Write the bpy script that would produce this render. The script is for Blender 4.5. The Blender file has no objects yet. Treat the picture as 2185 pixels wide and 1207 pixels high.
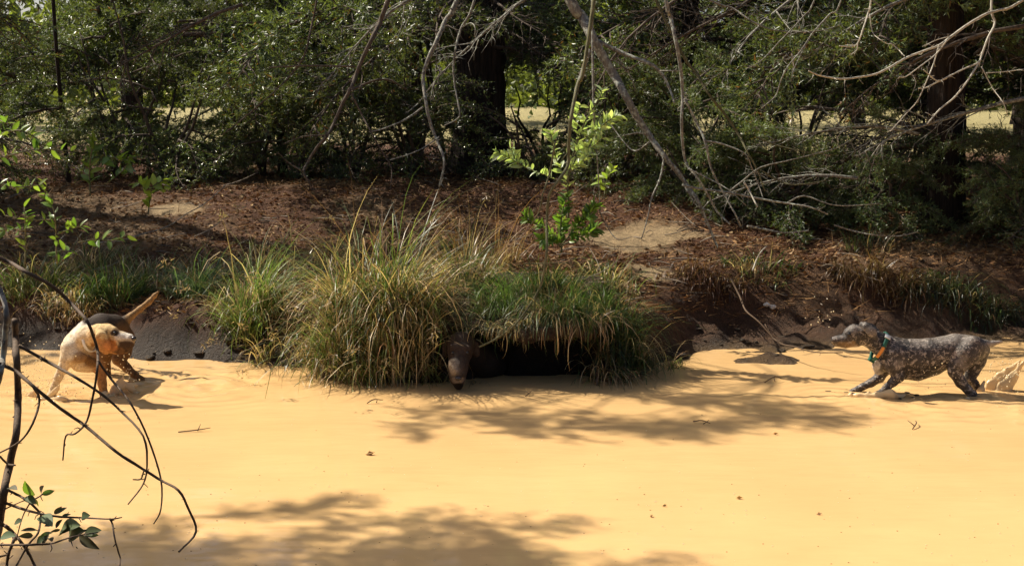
import bpy, math, random
import numpy as np
from mathutils import Vector, Matrix

rng = np.random.default_rng(7)
random.seed(7)
R = math.radians
scn = bpy.context.scene
C = scn.collection

# ------------------------------------------------------------------ camera
W_PX, H_PX, F_PX = 2185.0, 1207.0, 3001.0      # photograph's pixel grid, focal length in those pixels
CAM_Z, HORIZON = 1.7, 196.0
PITCH = math.atan((H_PX / 2 - HORIZON) / F_PX)
cam_d = bpy.data.cameras.new('camera')
cam_d.sensor_width = 36.0
cam_d.lens = 36.0 * F_PX / W_PX
cam_d.clip_start, cam_d.clip_end = 0.05, 2000
cam = bpy.data.objects.new('camera', cam_d)
C.objects.link(cam)
cam.location = (0, 0, CAM_Z)
cam.rotation_euler = (math.pi / 2 - PITCH, 0, 0)
scn.camera = cam

# ------------------------------------------------------------------ light
SUN_EL = R(47)
SUN_H = np.array([-0.87, 0.50]); SUN_H = SUN_H / np.linalg.norm(SUN_H)   # horizontal direction towards the sun
S = np.array([SUN_H[0] * math.cos(SUN_EL), SUN_H[1] * math.cos(SUN_EL), math.sin(SUN_EL)])
world = bpy.data.worlds.new('World'); scn.world = world; world.use_nodes = True
wn = world.node_tree
sky = wn.nodes.new('ShaderNodeTexSky'); sky.sky_type = 'NISHITA'; sky.sun_disc = False
sky.sun_elevation = SUN_EL
sky.air_density = 0.7; sky.dust_density = 3.0; sky.ozone_density = 0.4
sky.sun_rotation = math.atan2(SUN_H[0], SUN_H[1])
bg = wn.nodes['Background']; bg.inputs['Strength'].default_value = 0.078
wn.links.new(sky.outputs[0], bg.inputs[0])
sun_d = bpy.data.lights.new('sun', 'SUN'); sun_d.energy = 5.0; sun_d.angle = R(0.55); sun_d.color = (1.0, 0.92, 0.77)
sun = bpy.data.objects.new('sun', sun_d); C.objects.link(sun)
sun.rotation_euler = Vector(tuple(-S)).to_track_quat('-Z', 'Y').to_euler()
sun.location = (-8, 8, 14)

scn.view_settings.view_transform = 'Standard'
scn.view_settings.look = 'None'
scn.view_settings.exposure = 0.76
scn.view_settings.gamma = 1.0
scn.render.engine = 'CYCLES'
scn.cycles.debug_use_spatial_splits = True
scn.cycles.max_bounces = 5
scn.cycles.diffuse_bounces = 3
scn.cycles.use_adaptive_sampling = True
scn.cycles.adaptive_threshold = 0.02
scn.cycles.glossy_bounces = 3
scn.cycles.transmission_bounces = 3
scn.cycles.use_denoising = True
scn.cycles.caustics_reflective = False
scn.cycles.caustics_refractive = False

# ------------------------------------------------------------------ pixel -> place
cp, sp = math.cos(PITCH), math.sin(PITCH)
def P(px, py, Y):
    """point at distance Y in front of the camera that the photograph shows at (px, py)"""
    a = (px - W_PX / 2) / F_PX; b = (H_PX / 2 - py) / F_PX
    dy = cp + b * sp; dz = -sp + b * cp
    t = Y / dy
    return np.array([a * t, Y, CAM_Z + dz * t])
def onplane(px, py, z=0.0):
    a = (px - W_PX / 2) / F_PX; b = (H_PX / 2 - py) / F_PX
    dy = cp + b * sp; dz = -sp + b * cp
    t = (z - CAM_Z) / dz
    return np.array([a * t, dy * t, z])
def mpp(Y):
    return Y / F_PX
def zoomf(x0, y0, s):
    return lambda zx, zy: (x0 + zx / s, y0 + zy / s)

# ------------------------------------------------------------------ value noise
_tab = rng.random((256, 256)).astype(np.float64)
def vnoise(x, y):
    xi = np.floor(x).astype(int); yi = np.floor(y).astype(int)
    fx = x - xi; fy = y - yi
    fx = fx * fx * (3 - 2 * fx); fy = fy * fy * (3 - 2 * fy)
    g = lambda a, b: _tab[a & 255, b & 255]
    return (g(xi, yi) * (1 - fx) * (1 - fy) + g(xi + 1, yi) * fx * (1 - fy)
            + g(xi, yi + 1) * (1 - fx) * fy + g(xi + 1, yi + 1) * fx * fy) * 2 - 1
def fbm(x, y, f=1.0, o=4, g=0.5):
    s = 0; a = 1.0
    for i in range(o):
        s = s + a * vnoise(x * f + 17.3 * i, y * f - 9.1 * i); f *= 2.03; a *= g
    return s
def sstep(a, b, x):
    t = np.clip((x - a) / (b - a), 0, 1); return t * t * (3 - 2 * t)

# ------------------------------------------------------------------ mesh helpers
def mesh(name, V, faces, mats, cols=None, smooth=False, midx=None):
    """faces: list of integer arrays (n, k)"""
    V = np.asarray(V, dtype=np.float32)
    me = bpy.data.meshes.new(name)
    faces = [np.asarray(f, dtype=np.int32) for f in faces if len(f)]
    n = sum(len(f) for f in faces)
    loops = np.concatenate([f.ravel() for f in faces])
    tot = np.concatenate([np.full(len(f), f.shape[1], dtype=np.int32) for f in faces])
    st = np.concatenate([[0], np.cumsum(tot)[:-1]]).astype(np.int32)
    me.vertices.add(len(V)); me.vertices.foreach_set('co', V.ravel())
    me.loops.add(len(loops)); me.loops.foreach_set('vertex_index', loops)
    me.polygons.add(n); me.polygons.foreach_set('loop_start', st); me.polygons.foreach_set('loop_total', tot)
    me.update(calc_edges=True)
    if smooth:
        me.polygons.foreach_set('use_smooth', np.ones(n, dtype=bool))
    if not isinstance(mats, (list, tuple)): mats = [mats]
    for m in mats: me.materials.append(m)
    if midx is not None: me.polygons.foreach_set('material_index', np.asarray(midx, dtype=np.int32))
    if cols is not None:
        c = np.ones((len(V), 4), dtype=np.float32); c[:, :3] = np.asarray(cols, dtype=np.float32)
        at = me.color_attributes.new('Col', 'FLOAT_COLOR', 'POINT'); at.data.foreach_set('color', c.ravel())
    me.update()
    return me
def link(name, me, parent=None, loc=None):
    o = bpy.data.objects.new(name, me); C.objects.link(o)
    if parent is not None: o.parent = parent
    if loc is not None: o.location = tuple(loc)
    return o
def tag(o, label=None, cat=None, group=None, kind=None):
    if label: o['label'] = label
    if cat: o['category'] = cat
    if group: o['group'] = group
    if kind: o['kind'] = kind
    return o
def empty(name, loc, label, cat, group=None):
    o = bpy.data.objects.new(name, None); C.objects.link(o)
    o.location = tuple(float(v) for v in loc); o.empty_display_size = 0.1
    return tag(o, label, cat, group)

class MB:
    """collects geometry of one mesh"""
    def __init__(s): s.V = []; s.F = {}; s.C = []; s.n = 0
    def add(s, V, faces, col=None):
        V = np.asarray(V, dtype=np.float64).reshape(-1, 3)
        for f in faces:
            f = np.asarray(f)
            if len(f): s.F.setdefault(f.shape[1], []).append(f + s.n)
        s.V.append(V)
        c = np.ones((len(V), 3)) if col is None else np.broadcast_to(np.asarray(col, dtype=np.float64), (len(V), 3))
        s.C.append(c); s.n += len(V)
    def me(s, name, mats, smooth=False, off=None):
        V = np.concatenate(s.V)
        if off is not None: V = V - np.asarray(off)
        return mesh(name, V, [np.concatenate(v) for v in s.F.values()], mats, np.concatenate(s.C), smooth)
    def build(s, name, mats, parent=None, smooth=False, off=None):
        return link(name, s.me(name, mats, smooth, off), parent)

def catmull(pts, sub):
    pts = np.asarray(pts, dtype=np.float64)
    if len(pts) < 3 or sub < 2: return pts
    p = np.vstack([2 * pts[0] - pts[1], pts, 2 * pts[-1] - pts[-2]])
    out = []
    for i in range(1, len(p) - 2):
        for k in range(sub):
            t = k / sub
            out.append(0.5 * ((2 * p[i]) + (-p[i - 1] + p[i + 1]) * t + (2 * p[i - 1] - 5 * p[i] + 4 * p[i + 1] - p[i + 2]) * t * t
                              + (-p[i - 1] + 3 * p[i] - 3 * p[i + 1] + p[i + 2]) * t ** 3))
    out.append(pts[-1])
    return np.array(out)
def tube(mb, pts, rad, sides=6, sub=3, rough=0.0, col=None, r=None):
    """tapered tube along a polyline, capped"""
    r = r or rng
    pts = np.asarray(pts, dtype=np.float64); rad = np.broadcast_to(np.asarray(rad, dtype=np.float64), (len(pts),))
    q = catmull(np.hstack([pts, rad[:, None]]), sub)
    X = q[:, :3]; rr = np.maximum(q[:, 3], 1e-4)
    n = len(X)
    T = np.gradient(X, axis=0); T /= np.linalg.norm(T, axis=1)[:, None] + 1e-12
    ref = np.array([0, 0, 1.0]) if abs(T[0][2]) < 0.9 else np.array([1.0, 0, 0])
    N = np.cross(T[0], ref); N /= np.linalg.norm(N)
    rings = []
    for i in range(n):
        N = N - T[i] * np.dot(N, T[i]); N /= np.linalg.norm(N) + 1e-12
        B = np.cross(T[i], N)
        a = np.arange(sides) * 2 * math.pi / sides
        k = rr[i] * (1 + (rough * r.standard_normal(sides) if rough else 0))
        rings.append(X[i] + (np.cos(a)[:, None] * N + np.sin(a)[:, None] * B) * np.reshape(k, (-1, 1)))
    V = np.concatenate(rings + [X[:1], X[-1:]])
    i, j = np.meshgrid(np.arange(n - 1), np.arange(sides), indexing='ij')
    i = i.ravel(); j = j.ravel(); j2 = (j + 1) % sides
    quads = np.stack([i * sides + j, i * sides + j2, (i + 1) * sides + j2, (i + 1) * sides + j], 1)
    s = np.arange(sides); s2 = (s + 1) % sides
    caps = np.concatenate([np.stack([s2, s, np.full(sides, n * sides)], 1),
                           np.stack([(n - 1) * sides + s, (n - 1) * sides + s2, np.full(sides, n * sides + 1)], 1)])
    mb.add(V, [quads, caps], col)

def norm(v):
    v = np.asarray(v, dtype=np.float64)
    return v / (np.linalg.norm(v, axis=-1, keepdims=True) + 1e-12)
def leaf_quads(mb, Pb, D, L, Wd, col, fold=0.25, r=None):
    """diamond leaves folded along the midrib: base points, directions, lengths, widths"""
    r = r or rng
    n = len(Pb); D = norm(D)
    U = norm(np.cross(D, norm(r.standard_normal((n, 3)))))
    Nn = np.cross(U, D)
    L = np.broadcast_to(L, (n,))[:, None]; Wd = np.broadcast_to(Wd, (n,))[:, None]
    mid = Pb + D * L * 0.45
    V = np.stack([Pb, mid + U * Wd * .5 + Nn * Wd * fold, Pb + D * L - Nn * L * .08, mid - U * Wd * .5 + Nn * Wd * fold], 1).reshape(-1, 3)
    b = np.arange(n) * 4
    F = np.concatenate([np.stack([b, b + 1, b + 2], 1), np.stack([b, b + 2, b + 3], 1)])
    col = np.broadcast_to(col, (n, 3))
    mb.add(V, [F], np.repeat(col, 4, axis=0))
def needles(mb, Pb, D, L, Wd, col, r=None):
    r = r or rng
    n = len(Pb); D = norm(D)
    U = norm(np.cross(D, norm(r.standard_normal((n, 3)))))
    L = np.broadcast_to(L, (n,))[:, None]; Wd = np.broadcast_to(Wd, (n,))[:, None]
    V = np.stack([Pb - U * Wd * .5, Pb + U * Wd * .5, Pb + D * L], 1).reshape(-1, 3)
    col = np.broadcast_to(col, (n, 3))
    mb.add(V, [np.arange(n * 3).reshape(-1, 3)], np.repeat(col, 3, axis=0))

# ------------------------------------------------------------------ materials
def mat(name):
    m = bpy.data.materials.new(name); m.use_nodes = True
    nt = m.node_tree; b = nt.nodes['Principled BSDF']
    return m, nt, b
def nd(nt, t, **kw):
    n = nt.nodes.new(t)
    for k, v in kw.items():
        if k in n.inputs: n.inputs[k].default_value = v
        else: setattr(n, k, v)
    return n
def ramp(nt, fac, stops):
    n = nt.nodes.new('ShaderNodeValToRGB')
    e = n.color_ramp.elements
    while len(e) < len(stops): e.new(0.5)
    for i, (p, c) in enumerate(stops):
        e[i].position = p; e[i].color = (c[0], c[1], c[2], 1) if len(c) == 3 else c
    nt.links.new(fac, n.inputs[0]); return n
def mixc(nt, fac, a, b, mode='MIX'):
    n = nt.nodes.new('ShaderNodeMix'); n.data_type = 'RGBA'; n.blend_type = mode
    for sock, v in ((n.inputs[0], fac), (n.inputs[6], a), (n.inputs[7], b)):
        if isinstance(v, (int, float)): sock.default_value = v
        elif isinstance(v, tuple): sock.default_value = (v[0], v[1], v[2], 1)
        else: nt.links.new(v, sock)
    return n.outputs[2]
def bump(nt, b, h, strength, dist=0.02):
    n = nd(nt, 'ShaderNodeBump', Strength=strength, Distance=dist)
    nt.links.new(h, n.inputs['Height']); nt.links.new(n.outputs[0], b.inputs['Normal'])

def leaf_mat(name, tint=(1, 1, 1), trans=0.35, rough=0.45, spec=0.5, tcol=(1.6, 1.5, 0.5), vary=0.35):
    """colour from the leaf's own attribute, some light passing through"""
    m, nt, b = mat(name)
    at = nd(nt, 'ShaderNodeVertexColor', layer_name='Col')
    oi = nt.nodes.new('ShaderNodeObjectInfo')
    hs = nd(nt, 'ShaderNodeHueSaturation'); nt.links.new(at.outputs[0], hs.inputs['Color'])
    mr = nd(nt, 'ShaderNodeMapRange'); mr.inputs['To Min'].default_value = 1 - vary; mr.inputs['To Max'].default_value = 1 + vary
    nt.links.new(oi.outputs['Random'], mr.inputs[0]); nt.links.new(mr.outputs[0], hs.inputs['Value'])
    mr2 = nd(nt, 'ShaderNodeMapRange'); mr2.inputs['To Min'].default_value = 0.485; mr2.inputs['To Max'].default_value = 0.515
    ml = nd(nt, 'ShaderNodeMath', operation='FRACT'); m7 = nd(nt, 'ShaderNodeMath', operation='MULTIPLY'); m7.inputs[1].default_value = 7.7
    nt.links.new(oi.outputs['Random'], m7.inputs[0]); nt.links.new(m7.outputs[0], ml.inputs[0]); nt.links.new(ml.outputs[0], mr2.inputs[0])
    nt.links.new(mr2.outputs[0], hs.inputs['Hue'])
    c = mixc(nt, 1.0, hs.outputs[0], tint, 'MULTIPLY')
    nt.links.new(c, b.inputs['Base Color'])
    b.inputs['Roughness'].default_value = rough; b.inputs['Specular IOR Level'].default_value = spec
    tr = nt.nodes.new('ShaderNodeBsdfTranslucent')
    nt.links.new(mixc(nt, 1.0, c, tcol, 'MULTIPLY'), tr.inputs[0])
    mx = nt.nodes.new('ShaderNodeMixShader'); mx.inputs[0].default_value = trans
    nt.links.new(b.outputs[0], mx.inputs[1]); nt.links.new(tr.outputs[0], mx.inputs[2])
    nt.links.new(mx.outputs[0], nt.nodes['Material Output'].inputs[0])
    return m
def bark_mat(name, c1, c2, scale=(60, 60, 6), rough=0.9, lichen=None, bs=0.6, dist=0.01):
    m, nt, b = mat(name)
    tc = nt.nodes.new('ShaderNodeTexCoord'); mp = nt.nodes.new('ShaderNodeMapping'); mp.inputs['Scale'].default_value = scale
    nt.links.new(tc.outputs['Object'], mp.inputs[0])
    n = nd(nt, 'ShaderNodeTexNoise', Scale=1.0, Detail=6.0, Roughness=0.65); nt.links.new(mp.outputs[0], n.inputs[0])
    r = ramp(nt, n.outputs[0], [(0.32, c1), (0.68, c2)])
    col = r.outputs[0]
    if lichen:
        n2 = nd(nt, 'ShaderNodeTexNoise', Scale=38.0, Detail=3.0); nt.links.new(tc.outputs['Object'], n2.inputs[0])
        r2 = ramp(nt, n2.outputs[0], [(0.52, (0, 0, 0)), (0.6, (1, 1, 1))])
        col = mixc(nt, r2.outputs[0], col, lichen)
    nt.links.new(col, b.inputs['Base Color'])
    b.inputs['Roughness'].default_value = rough; b.inputs['Specular IOR Level'].default_value = 0.25
    bump(nt, b, n.outputs[0], bs, dist)
    return m

M = {}
M['cedar'] = leaf_mat('cedar_foliage', trans=0.30, rough=0.42, spec=0.5)
M['holly'] = leaf_mat('glossy_leaf', trans=0.30, rough=0.24, spec=0.9)
M['far_leaf'] = leaf_mat('sunlit_far_leaf', trans=0.4, rough=0.5)
M['sap_leaf'] = leaf_mat('sapling_leaf', trans=0.42, rough=0.35, tcol=(1.5, 1.6, 0.6), vary=0.25)
M['bush_leaf'] = leaf_mat('bush_leaf', trans=0.12, rough=0.6, spec=0.2)
M['grass'] = leaf_mat('grass_blade', trans=0.36, rough=0.42, tcol=(1.2, 1.3, 0.75), vary=0.1)
M['litter'] = leaf_mat('leaf_litter', trans=0.08, rough=0.75, spec=0.2, vary=0.0, tcol=(1.2, .8, .5))
M['bark'] = bark_mat('dark_cedar_bark', (0.014, 0.010, 0.008), (0.060, 0.042, 0.032), (45, 45, 3.0), bs=1.0, dist=0.03)
M['limb'] = bark_mat('brown_limb_bark', (0.045, 0.034, 0.027), (0.13, 0.10, 0.075), (40, 40, 12))
M['grey'] = bark_mat('grey_dead_bark', (0.085, 0.075, 0.064), (0.24, 0.22, 0.185), (55, 55, 14), lichen=(0.30, 0.31, 0.26))
M['pale'] = bark_mat('pale_bare_twig', (0.30, 0.27, 0.21), (0.50, 0.46, 0.38), (60, 60, 20))
M['green_stem'] = bark_mat('greenish_stem', (0.07, 0.07, 0.032), (0.17, 0.155, 0.085), (50, 50, 14))
M['brown'] = bark_mat('brown_twig', (0.045, 0.028, 0.017), (0.13, 0.08, 0.045), (160, 160, 60), rough=0.75, bs=0.5, dist=0.004)

# ground: litter, mud near the water, clay on the cut bank, pale dry field far behind
m, nt, b = mat('bank_soil')
geo = nt.nodes.new('ShaderNodeNewGeometry')
at = nd(nt, 'ShaderNodeVertexColor', layer_name='Col')
n1 = nd(nt, 'ShaderNodeTexNoise', Scale=22.0, Detail=8.0, Roughness=0.7); nt.links.new(geo.outputs['Position'], n1.inputs[0])
n2 = nd(nt, 'ShaderNodeTexNoise', Scale=90.0, Detail=4.0, Roughness=0.7); nt.links.new(geo.outputs['Position'], n2.inputs[0])
r1 = ramp(nt, n1.outputs[0], [(0.25, (0.45, 0.45, 0.45)), (0.55, (1, 1, 1)), (0.8, (1.5, 1.45, 1.4))])
c = mixc(nt, 1.0, at.outputs[0], r1.outputs[0], 'MULTIPLY')
r2 = ramp(nt, n2.outputs[0], [(0.3, (0.6, 0.6, 0.6)), (0.7, (1.3, 1.3, 1.3))])
c = mixc(nt, 1.0, c, r2.outputs[0], 'MULTIPLY')
nt.links.new(c, b.inputs['Base Color'])
sep = nt.nodes.new('ShaderNodeSeparateXYZ'); nt.links.new(geo.outputs['Position'], sep.inputs[0])
mr = nd(nt, 'ShaderNodeMapRange'); mr.inputs['From Min'].default_value = 0.0; mr.inputs['From Max'].default_value = 0.22
mr.inputs['To Min'].default_value = 0.5; mr.inputs['To Max'].default_value = 0.9
nt.links.new(sep.outputs[2], mr.inputs[0]); nt.links.new(mr.outputs[0], b.inputs['Roughness'])
ad = nd(nt, 'ShaderNodeMath', operation='ADD'); nt.links.new(n1.outputs[0], ad.inputs[0]); nt.links.new(n2.outputs[0], ad.inputs[1])
bump(nt, b, ad.outputs[0], 1.0, 0.06)
b.inputs['Specular IOR Level'].default_value = 0.25
M['soil'] = m

# muddy water
m, nt, b = mat('muddy_water')
geo = nt.nodes.new('ShaderNodeNewGeometry')
n1 = nd(nt, 'ShaderNodeTexNoise', Scale=1.3, Detail=4.0, Roughness=0.6); nt.links.new(geo.outputs['Position'], n1.inputs[0])
r1 = ramp(nt, n1.outputs[0], [(0.3, (0.61, 0.378, 0.165)), (0.7, (0.66, 0.424, 0.19))])
nt.links.new(r1.outputs[0], b.inputs['Base Color'])
b.inputs['Roughness'].default_value = 0.07; b.inputs['IOR'].default_value = 1.33
b.inputs['Specular IOR Level'].default_value = 0.5
mp = nt.nodes.new('ShaderNodeMapping'); mp.inputs['Scale'].default_value = (6, 16, 6); nt.links.new(geo.outputs['Position'], mp.inputs[0])
n3 = nd(nt, 'ShaderNodeTexNoise', Scale=1.0, Detail=3.0); nt.links.new(mp.outputs[0], n3.inputs[0])
bump(nt, b, n3.outputs[0], 0.08, 0.02)
M['water'] = m

def plain(name, col, rough=0.6, spec=0.4, noise=None):
    m, nt, b = mat(name)
    b.inputs['Roughness'].default_value = rough; b.inputs['Specular IOR Level'].default_value = spec
    if noise:
        tc = nt.nodes.new('ShaderNodeTexCoord')
        n = nd(nt, 'ShaderNodeTexNoise', Scale=noise, Detail=5.0, Roughness=0.65); nt.links.new(tc.outputs['Object'], n.inputs[0])
        r = ramp(nt, n.outputs[0], [(0.3, tuple(v * 0.6 for v in col)), (0.7, tuple(v * 1.3 for v in col))])
        nt.links.new(r.outputs[0], b.inputs['Base Color']); bump(nt, b, n.outputs[0], 0.4, 0.01)
    else: b.inputs['Base Color'].default_value = (*col, 1)
    return m

# ================================================================== ground and pond
SHORE_PX = [(-700, 730), (-300, 738), (0, 748), (150, 756), (300, 764), (450, 772), (560, 782), (640, 795), (720, 808), (820, 815),
            (940, 820), (1100, 822), (1280, 822), (1370, 802), (1430, 772), (1560, 752), (1700, 746), (1850, 742), (2000, 734), (2185, 728), (2500, 722), (3000, 715)]
SH = np.array([onplane(*p)[:2] for p in SHORE_PX])
HOLLOW = (-0.24, 0.44, 0.34)          # x from, x to, depth of the undercut
def shore(x, hollow=True):
    s = np.interp(x, SH[:, 0], SH[:, 1])
    s = s + 0.05 * fbm(x, x * 0 + 3.7, 3.0, 3)
    d = sstep(HOLLOW[0] - .10, HOLLOW[0] + .06, x) * (1 - sstep(HOLLOW[1] - .06, HOLLOW[1] + .12, x))
    return s + (d * HOLLOW[2] if hollow else 0)
def hz(x, y, hollow=True):
    x = np.asarray(x, dtype=np.float64); y = np.asarray(y, dtype=np.float64)
    t = y - shore(x, hollow) + 0.06 * fbm(x, y, 2.2, 3)
    steep = sstep(0.7, 1.5, x)                     # the cut clay bank on the right
    mound = np.exp(-((x + 0.35) / 0.9) ** 2)
    a = 0.30 * sstep(0, 0.5, t) + 0.16 * sstep(0.35, 2.0, t) + 0.14 * sstep(1.5, 6, t)
    bnk = 0.07 * sstep(0, 0.3, t) + 0.42 * sstep(0.25, 0.95, t) + 0.13 * sstep(0.9, 3, t) + 0.05 * sstep(3, 8, t)
    z = a * (1 - steep) + bnk * steep + 0.10 * mound * sstep(0.1, 0.8, t) * (1 - sstep(1.5, 3.0, t))
    z = z + sstep(0, .4, t) * (0.035 * fbm(x, y, 1.7, 4) + 0.012 * fbm(x, y, 9.0, 3))
    under = sstep(0, 1.2, -t)
    z = z - 0.02 - 0.35 * under
    ped = sstep(-1.25, -1.05, x) * (1 - sstep(-.45, -.28, x))
    z = np.where(y < 9.2, np.maximum(z, -0.45 + ped * (0.45 + 0.30 * sstep(0.0, .16, t)) * sstep(-.12, .02, t)), z)
    hol = sstep(HOLLOW[0] - .10, HOLLOW[0] + .06, x) * (1 - sstep(HOLLOW[1] - .06, HOLLOW[1] + .12, x)) * (1.0 if hollow else 0.0)
    z = np.where(y < 11, np.maximum(z, -0.45 + 0.79 * hol * sstep(-.05, .10, t)), z)
    lump = sstep(-.15, .1, t) * (1 - sstep(.5, .9, t)) * (0.35 + 0.65 * steep)
    z = z + lump * (0.06 * np.maximum(fbm(x, y, 4.5, 4), -.5) + 0.012 * fbm(x, y, 16, 2))
    q0, q1 = onplane(1640, 770), onplane(1790, 836)
    sp_ = np.exp(-(((x - q0[0]) / 0.62) ** 2 + ((y - q0[1]) / 0.26) ** 4)) ; sp2 = np.exp(-(((x - q1[0]) / 0.22) ** 2 + ((y - q1[1]) / 0.09) ** 2))
    z = np.maximum(z, -0.3 + sp_ * (0.307 + 0.04 * fbm(x, y, 5.0, 4)) + 0 * t)
    z = np.maximum(z, -0.3 + sp2 * (0.288 + 0.03 * fbm(x, y, 9.0, 3)))
    # the near bank, where the camera stands
    nb = sstep(4.35, 2.6, y) + 0 * x
    z = np.where(y < 6.0, -0.37 * (1 - nb) + (0.22 + 0.03 * fbm(x, y, 1.5, 3)) * nb, z)
    # side banks beyond the frame
    return z + 0.30 * sstep(9.9, 13.2, y) * (1 - 0.75 * sstep(1.0, 2.6, x)) + 0.06 * sstep(18, 40, y)

xs = np.unique(np.concatenate([np.arange(-4.6, 4.6, 0.036), np.arange(-9, 9, 0.15), np.linspace(-30, 30, 61), np.linspace(-400, 400, 41)]))
ys = np.unique(np.concatenate([np.arange(7.6, 11.5, 0.036), np.arange(11.5, 17, 0.09), np.arange(1.5, 7.6, 0.2), np.arange(17, 40, 1.0), np.linspace(40, 900, 40), np.linspace(-60, 1.5, 20)]))
def dedupe(a, e=0.012):
    out = [a[0]]
    for v in a[1:]:
        if v - out[-1] > e: out.append(v)
    return np.array(out)
xs, ys = dedupe(xs), dedupe(ys)
GX, GY = np.meshgrid(xs, ys, indexing='ij')
GZ = hz(GX, GY)
nx_, ny_ = GX.shape
idx = np.arange(nx_ * ny_).reshape(nx_, ny_)
quads = np.stack([idx[:-1, :-1], idx[1:, :-1], idx[1:, 1:], idx[:-1, 1:]], -1).reshape(-1, 4)
# colours of the ground, plus sun patches and hollow shade painted in
tt = GY - shore(GX)
litter = np.array([0.14, 0.060, 0.028]); straw = np.array([0.36, 0.25, 0.13]); mud = np.array([0.052, 0.031, 0.018])
clay = np.array([0.125, 0.064, 0.032]); palecl = np.array([0.42, 0.31, 0.17]); field = np.array([0.52, 0.44, 0.20])
def lerp(a, b, f): return a + (b - a) * f[..., None]
col = np.broadcast_to(litter, GX.shape + (3,)).copy()
col = lerp(col, straw, np.clip(sstep(0.05, 0.9, fbm(GX, GY, 0.9, 4) + 0.1), 0, 1) * 0.55)
st = sstep(0.7, 1.4, GX) * (1 - sstep(0.8, 1.3, tt))
col = lerp(col, clay, st * 0.8)
col = lerp(col, mud, (1 - sstep(0.12, 0.42, tt + 0.12 * fbm(GX, GY, 3.0, 3))) * (1 - 0.55 * sstep(1.2, 2.0, GX)))
def sun_patch(x, y):  # sunlit patches of the bank, brightened into the soil colour
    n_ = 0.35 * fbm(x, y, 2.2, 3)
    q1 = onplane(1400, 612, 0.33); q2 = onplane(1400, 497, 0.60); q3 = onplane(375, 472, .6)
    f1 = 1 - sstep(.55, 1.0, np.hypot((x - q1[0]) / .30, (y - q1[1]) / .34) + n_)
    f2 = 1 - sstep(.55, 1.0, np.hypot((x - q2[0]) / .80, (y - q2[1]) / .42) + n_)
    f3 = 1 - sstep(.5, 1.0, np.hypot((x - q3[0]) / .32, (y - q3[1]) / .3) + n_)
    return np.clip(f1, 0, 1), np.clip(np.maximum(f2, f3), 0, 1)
f1_, f2_ = sun_patch(GX, GY)
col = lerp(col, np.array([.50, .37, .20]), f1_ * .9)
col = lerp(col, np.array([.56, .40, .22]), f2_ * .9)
silt = np.array([.20, .125, .06])
col = lerp(col, silt, sstep(.9, 1.3, GX) * (1 - sstep(.0, .05, GZ)) * (GY < 10))
hollow_shade = sstep(-.32, -.2, GX) * (1 - sstep(.4, .54, GX)) * (1 - sstep(.35, .5, tt))
col = lerp(col, np.array([.022, .015, .011]), hollow_shade)  # blackness of the hollow's shade painted onto its soil
col = lerp(col, field, sstep(21, 25, GY + 1.5 * fbm(GX, GY, 0.2, 2)))
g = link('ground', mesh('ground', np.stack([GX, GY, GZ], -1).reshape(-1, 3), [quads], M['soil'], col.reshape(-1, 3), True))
tag(g, 'brown litter covered bank and dry field behind the pond', kind='structure')

# pond surface with ripples round the dogs
LD = onplane(215, 845); RD = onplane(1990, 850)
wx = np.unique(np.concatenate([np.arange(-4.4, 4.4, 0.03), np.linspace(-40, 40, 41)]))
wy = np.unique(np.concatenate([np.arange(4.6, 9.9, 0.025), np.linspace(2.0, 4.6, 10), np.linspace(9.9, 11.5, 5)]))
WX, WY = np.meshgrid(dedupe(wx), dedupe(wy), indexing='ij')
def ripple(x, y):
    z = 0.0016 * fbm(x, y * 2.2, 2.0, 3)
    for (cx, cy), amp, lam, fall in (((LD[0], LD[1]), 0.006, 0.13, 0.5), ((LD[0] + .5, LD[1] + .25), 0.005, 0.11, 0.45), ((RD[0], RD[1]), 0.003, 0.12, 0.5), ((RD[0] - .55, RD[1] + .05), 0.004, 0.1, 0.35)):
        d = np.hypot(x - cx, (y - cy))
        z = z + amp * np.cos(d / lam * 2 * math.pi + 5 * fbm(x, y, 2.5, 2)) * np.exp(-(d / fall) ** 2)
    for (cx, cy), amp, fall in (((LD[0] - .1, LD[1] + .25), 0.014, 0.5), ((LD[0] + .55, LD[1] + .45), 0.022, 0.3), ((RD[0], RD[1]), 0.014, .45)):
        d = np.hypot(x - cx, y - cy)
        z = z + amp * fbm(x, y, 7.0, 3) * np.exp(-(d / fall) ** 2)
    return z
WZ = ripple(WX, WY)
a_, b_ = WX.shape
idx = np.arange(a_ * b_).reshape(a_, b_)
quads = np.stack([idx[:-1, :-1], idx[1:, :-1], idx[1:, 1:], idx[:-1, 1:]], -1).reshape(-1, 4)
w = link('pond_water', mesh('pond_water', np.stack([WX, WY, WZ], -1).reshape(-1, 3), [quads], M['water'], None, True))
tag(w, 'opaque yellow muddy pond water', kind='structure')

# undercut lip of soil and roots over the hollow
def lip_front(x): return 8.08 + 0.07 * fbm(x, x * 0, 6, 3) + 0.25 * ((x - 0.09) / 0.6) ** 2
def lip_z(x, y):
    x = np.asarray(x, dtype=float); y = np.asarray(y, dtype=float)
    e = sstep(0, .16, x - (HOLLOW[0] - .3)) * (1 - sstep(-.16, 0, x - (HOLLOW[1] + .3)))
    f = np.sin(np.clip((y - lip_front(x)) / 1.3, 0, 1) * math.pi * .5)
    return np.maximum(hz(x, y, False) + 0.012 + 0.05 * e, (0.335 + 0.13 * f) * e + 0.02 * fbm(x, y, 4, 3)) - 0.12 * (1 - e)
def top_z(x, y):
    x = np.asarray(x, dtype=float); y = np.asarray(y, dtype=float)
    on = (y > lip_front(x)) & (x > HOLLOW[0] - .3) & (x < HOLLOW[1] + .3) & (y < lip_front(x) + 1.3)
    return np.where(on, np.maximum(hz(x, y), lip_z(x, y)), hz(x, y))
mb = MB()
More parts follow.
